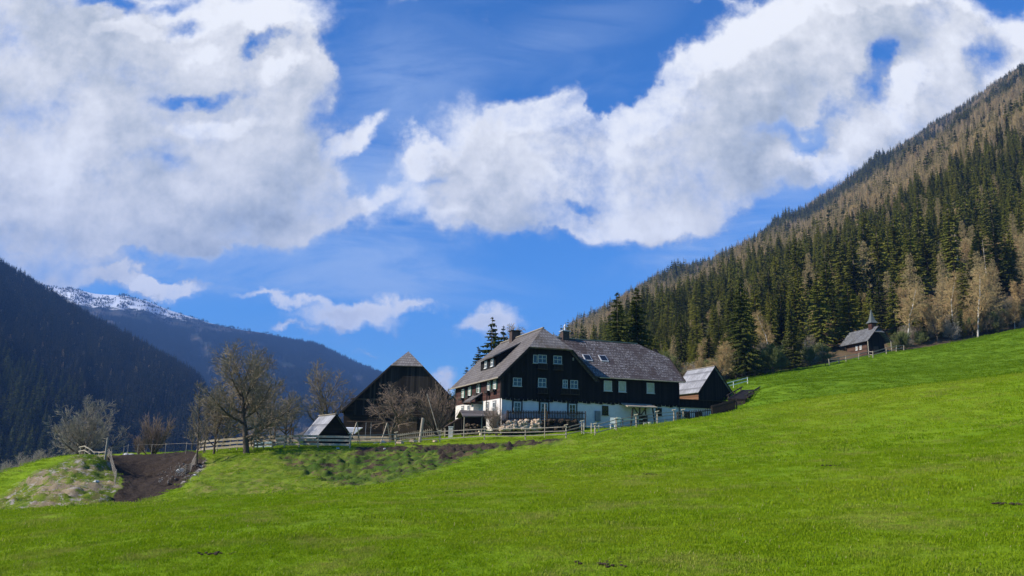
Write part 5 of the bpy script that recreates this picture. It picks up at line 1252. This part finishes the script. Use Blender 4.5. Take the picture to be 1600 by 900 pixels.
# furniture by the wing
pf = empty('wooden_play_frame', stand(918, 74), 0, 'light new wooden frame on the grass in front of the wing', 'frame')
for x in (-.35, .35): MB().bar((x, 0, -.2), (x, 0, 1.05), .07).build('post', M['palewood'], pf)
for z_ in (.15, .75): MB().bar((-.6, 0, z_), (1.5, .3, z_), .06).build('rail', M['palewood'], pf)
MB().bar((1.1, .25, -.2), (1.1, .25, 1.0), .07).build('post', M['palewood'], pf)
for i, (px, Y, lb) in enumerate([(957, 76.5, 'white garden chair, left of the two at the house wall'), (964.5, 76.2, 'white garden chair, right of the two at the house wall')]):
    c_ = empty('garden_chair', stand(px, Y), .3 * i, lb, 'chair')
    MB().box(-.24, .24, -.22, .22, .42, .47).build('seat', M['whitepaint'], c_); MB().quadbox([(-.24,-.22,.55),(.24,-.22,.55),(.24,-.18,.55),(-.24,-.18,.55),(-.24,-.32,1.1),(.24,-.32,1.1),(.24,-.28,1.1),(-.24,-.28,1.1)]).build('backrest', M['whitepaint'], c_)
    for x in (-.2, .2):
        for y in (-.19, .19): MB().bar((x, y, -.1), (x, y, .42), .045).build('leg', M['whitepaint'], c_)
tbq = empty('garden_table', stand(985, 78.5), FANG, 'long pale garden table along the house wall by the porch braces', 'table')
MB().box(-1.2, 1.2, -.35, .35, .74, .79).build('tabletop', M['whitepaint'], tbq)
for x in (-1, 1):
    for y in (-.28, .28): MB().bar((x, y, -.2), (x, y, .74), .06).build('leg', M['darkwood'], tbq)
for i, (px, w_, lb) in enumerate([(1008, .3, 'pale plant pot by the farmhouse door, left one'), (1015, .3, 'pale plant pot by the farmhouse door, right one')]):
    o = MB().tube((0, 0, -.1), (0, 0, .35), .16, .2, 10).build('plant_pot', M['greystone']); o.location = stand(px, 79.5); tag(o, lb, 'pot')
pg_ = stand(1150, 86)

# ------------------------------------------------------------------ grass
def tuft(seed, n, rad_, h, w):
    rg = random.Random(seed); v = []; f = []
    for i in range(n):
        a, d3 = rg.random() * 6.283, rad_ * rg.random() ** .6; x, y = math.cos(a) * d3, math.sin(a) * d3; b_ = rg.random() * 6.283; ln = rg.uniform(.5, 1.3) * h * 1.7; hh_ = h * rg.uniform(.5, 1.15)
        ww = w * rg.uniform(.7, 1.3); sx, sy = -math.sin(b_) * ww / 2, math.cos(b_) * ww / 2; cx_, cy_ = math.cos(b_), math.sin(b_); k = len(v)
        v += [(x - sx, y - sy, -.02), (x + sx, y + sy, -.02), (x + cx_*ln*.35 + sx*.7, y + cy_*ln*.35 + sy*.7, hh_*.62), (x + cx_*ln*.35 - sx*.7, y + cy_*ln*.35 - sy*.7, hh_*.62), (x + cx_*ln, y + cy_*ln, hh_)]
        f += [(k, k+1, k+2, k+3), (k+3, k+2, k+4)]
    return v, f
def _grass(t):
    oi = t.add('ShaderNodeObjectInfo'); geo = t.add('ShaderNodeNewGeometry'); pos = geo.outputs['Position']
    n = t.noise(oi.outputs['Location'], .06, 4, .6); n2 = t.noise(oi.outputs['Location'], .6, 5, .65)
    c = t.mix(oi.outputs['Random'], (.15, .25, .006), (.26, .36, .012))
    c = t.mix(t.math('MULTIPLY', t.ramp(n, (.42, .62)), .6), c, (.31, .37, .022))
    c = t.mix(t.math('MULTIPLY', t.ramp(n2, (.50, .66)), .55), c, (.38, .33, .10))
    c = t.mix(t.ramp(geo.outputs['Random Per Island'], (.93, .99)), c, (.36, .33, .12))
    c = t.mix(t.math('MULTIPLY', t.ramp(geo.outputs['Random Per Island'], (.55, .0)), .4), c, (.08, .20, .006))
    d = t.add('ShaderNodeBsdfDiffuse', {'Color': c}); tr = t.add('ShaderNodeBsdfTranslucent', {'Color': c})
    return t.add('ShaderNodeMixShader', {0: .45, 1: d.outputs[0], 2: tr.outputs[0]}).outputs[0]
M['grass'] = material('grass_blades', _grass)
def _grass_shaded(t):
    oi = t.add('ShaderNodeObjectInfo'); c = t.mix(oi.outputs['Random'], (.10, .185, .006), (.155, .24, .010))  # tufts past the crest, greens darkened to paint in the hollow's shade
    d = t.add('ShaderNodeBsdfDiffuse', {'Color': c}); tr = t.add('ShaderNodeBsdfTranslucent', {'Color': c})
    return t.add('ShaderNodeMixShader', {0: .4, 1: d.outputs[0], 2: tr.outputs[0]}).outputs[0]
M['grass2'] = material('upper_grass_shaded', _grass_shaded)
gs = [bpy.data.objects.new('t', raw_mesh('grass_tuft', *tuft(i, 60, .22, .020, .009), (M['grass'],))) for i in range(4)]
gs += [bpy.data.objects.new('t', raw_mesh('grass_tuft', *tuft(i + 9, 70, .50, .026, .022), (M['grass'],))) for i in range(4)]
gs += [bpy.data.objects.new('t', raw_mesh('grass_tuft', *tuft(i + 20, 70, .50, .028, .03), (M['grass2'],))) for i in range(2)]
rs = np.random.RandomState(77)
def gpts(y0, y1, dens, big, seed, smin, smax):
    rs = np.random.RandomState(seed); n = int(1.5 * (y1**2 - y0**2) / 2 * dens); Y = np.sqrt(rs.uniform(y0**2, y1**2, n)); U = rs.uniform(-.75, .75, n); X = U * Y
    Z, soil, bank, mound, erode, scree = ground_height(X, Y)
    cov = np.clip(1 - soil * 1.5 - erode * 1.2 - scree - mound * .75 - bank * .35, 0, 1); cl = fbm(X * .35, Y * .35, 91, 3)
    keep = (rs.rand(n) < cov * (.72 + .6 * cl + .15)) & (Y < np.interp(U, EU, EY) - 1)
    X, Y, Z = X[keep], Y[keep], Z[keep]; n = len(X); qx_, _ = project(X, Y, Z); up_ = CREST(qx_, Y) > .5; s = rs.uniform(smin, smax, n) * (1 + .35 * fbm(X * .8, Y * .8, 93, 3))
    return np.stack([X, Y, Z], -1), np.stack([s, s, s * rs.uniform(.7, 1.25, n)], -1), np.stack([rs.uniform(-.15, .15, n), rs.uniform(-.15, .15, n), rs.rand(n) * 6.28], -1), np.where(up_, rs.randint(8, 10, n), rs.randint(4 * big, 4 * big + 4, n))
parts_ = [gpts(5, 15, 90, 0, 1, .7, 1.2), gpts(15, 28, 34, 0, 2, .9, 1.6), gpts(28, 50, 9, 1, 3, .8, 1.4), gpts(50, 76, 5, 1, 4, .9, 1.6), gpts(76, 152, 2.2, 1, 5, 1.1, 2.0)]
scatter('grass', *[np.concatenate([p[i] for p in parts_]) for i in range(4)], gs, 'short bright green grass covering the meadow')

# ------------------------------------------------------------------ labels of look-alike forest trees
fam = {}
for o in list(col.objects):
    gname = o.get('group')
    if o.parent is None and gname and (gname.startswith('hillside ') or gname.startswith('rim ')):
        o['group'] = {'spruce_tree': 'spruces of the hillside forest', 'forest_bush': 'bushes along the forest edge', 'young_spruce': 'bushes along the forest edge'}.get(o.name.split('.')[0], 'bare trees of the hillside forest')
        fam.setdefault(o['label'], []).append(o)
NAMES = {2: ('left one', 'right one'), 3: ('leftmost', 'middle one', 'rightmost'), 4: ('leftmost', 'second from left', 'third from left', 'rightmost')}
for lb, os_ in fam.items():
    if len(os_) in NAMES and len(lb.split()) < 14:
        os_.sort(key=lambda o: project(*o.location)[0])
        for o, w in zip(os_, NAMES[len(os_)]): o['label'] = lb + ', ' + w
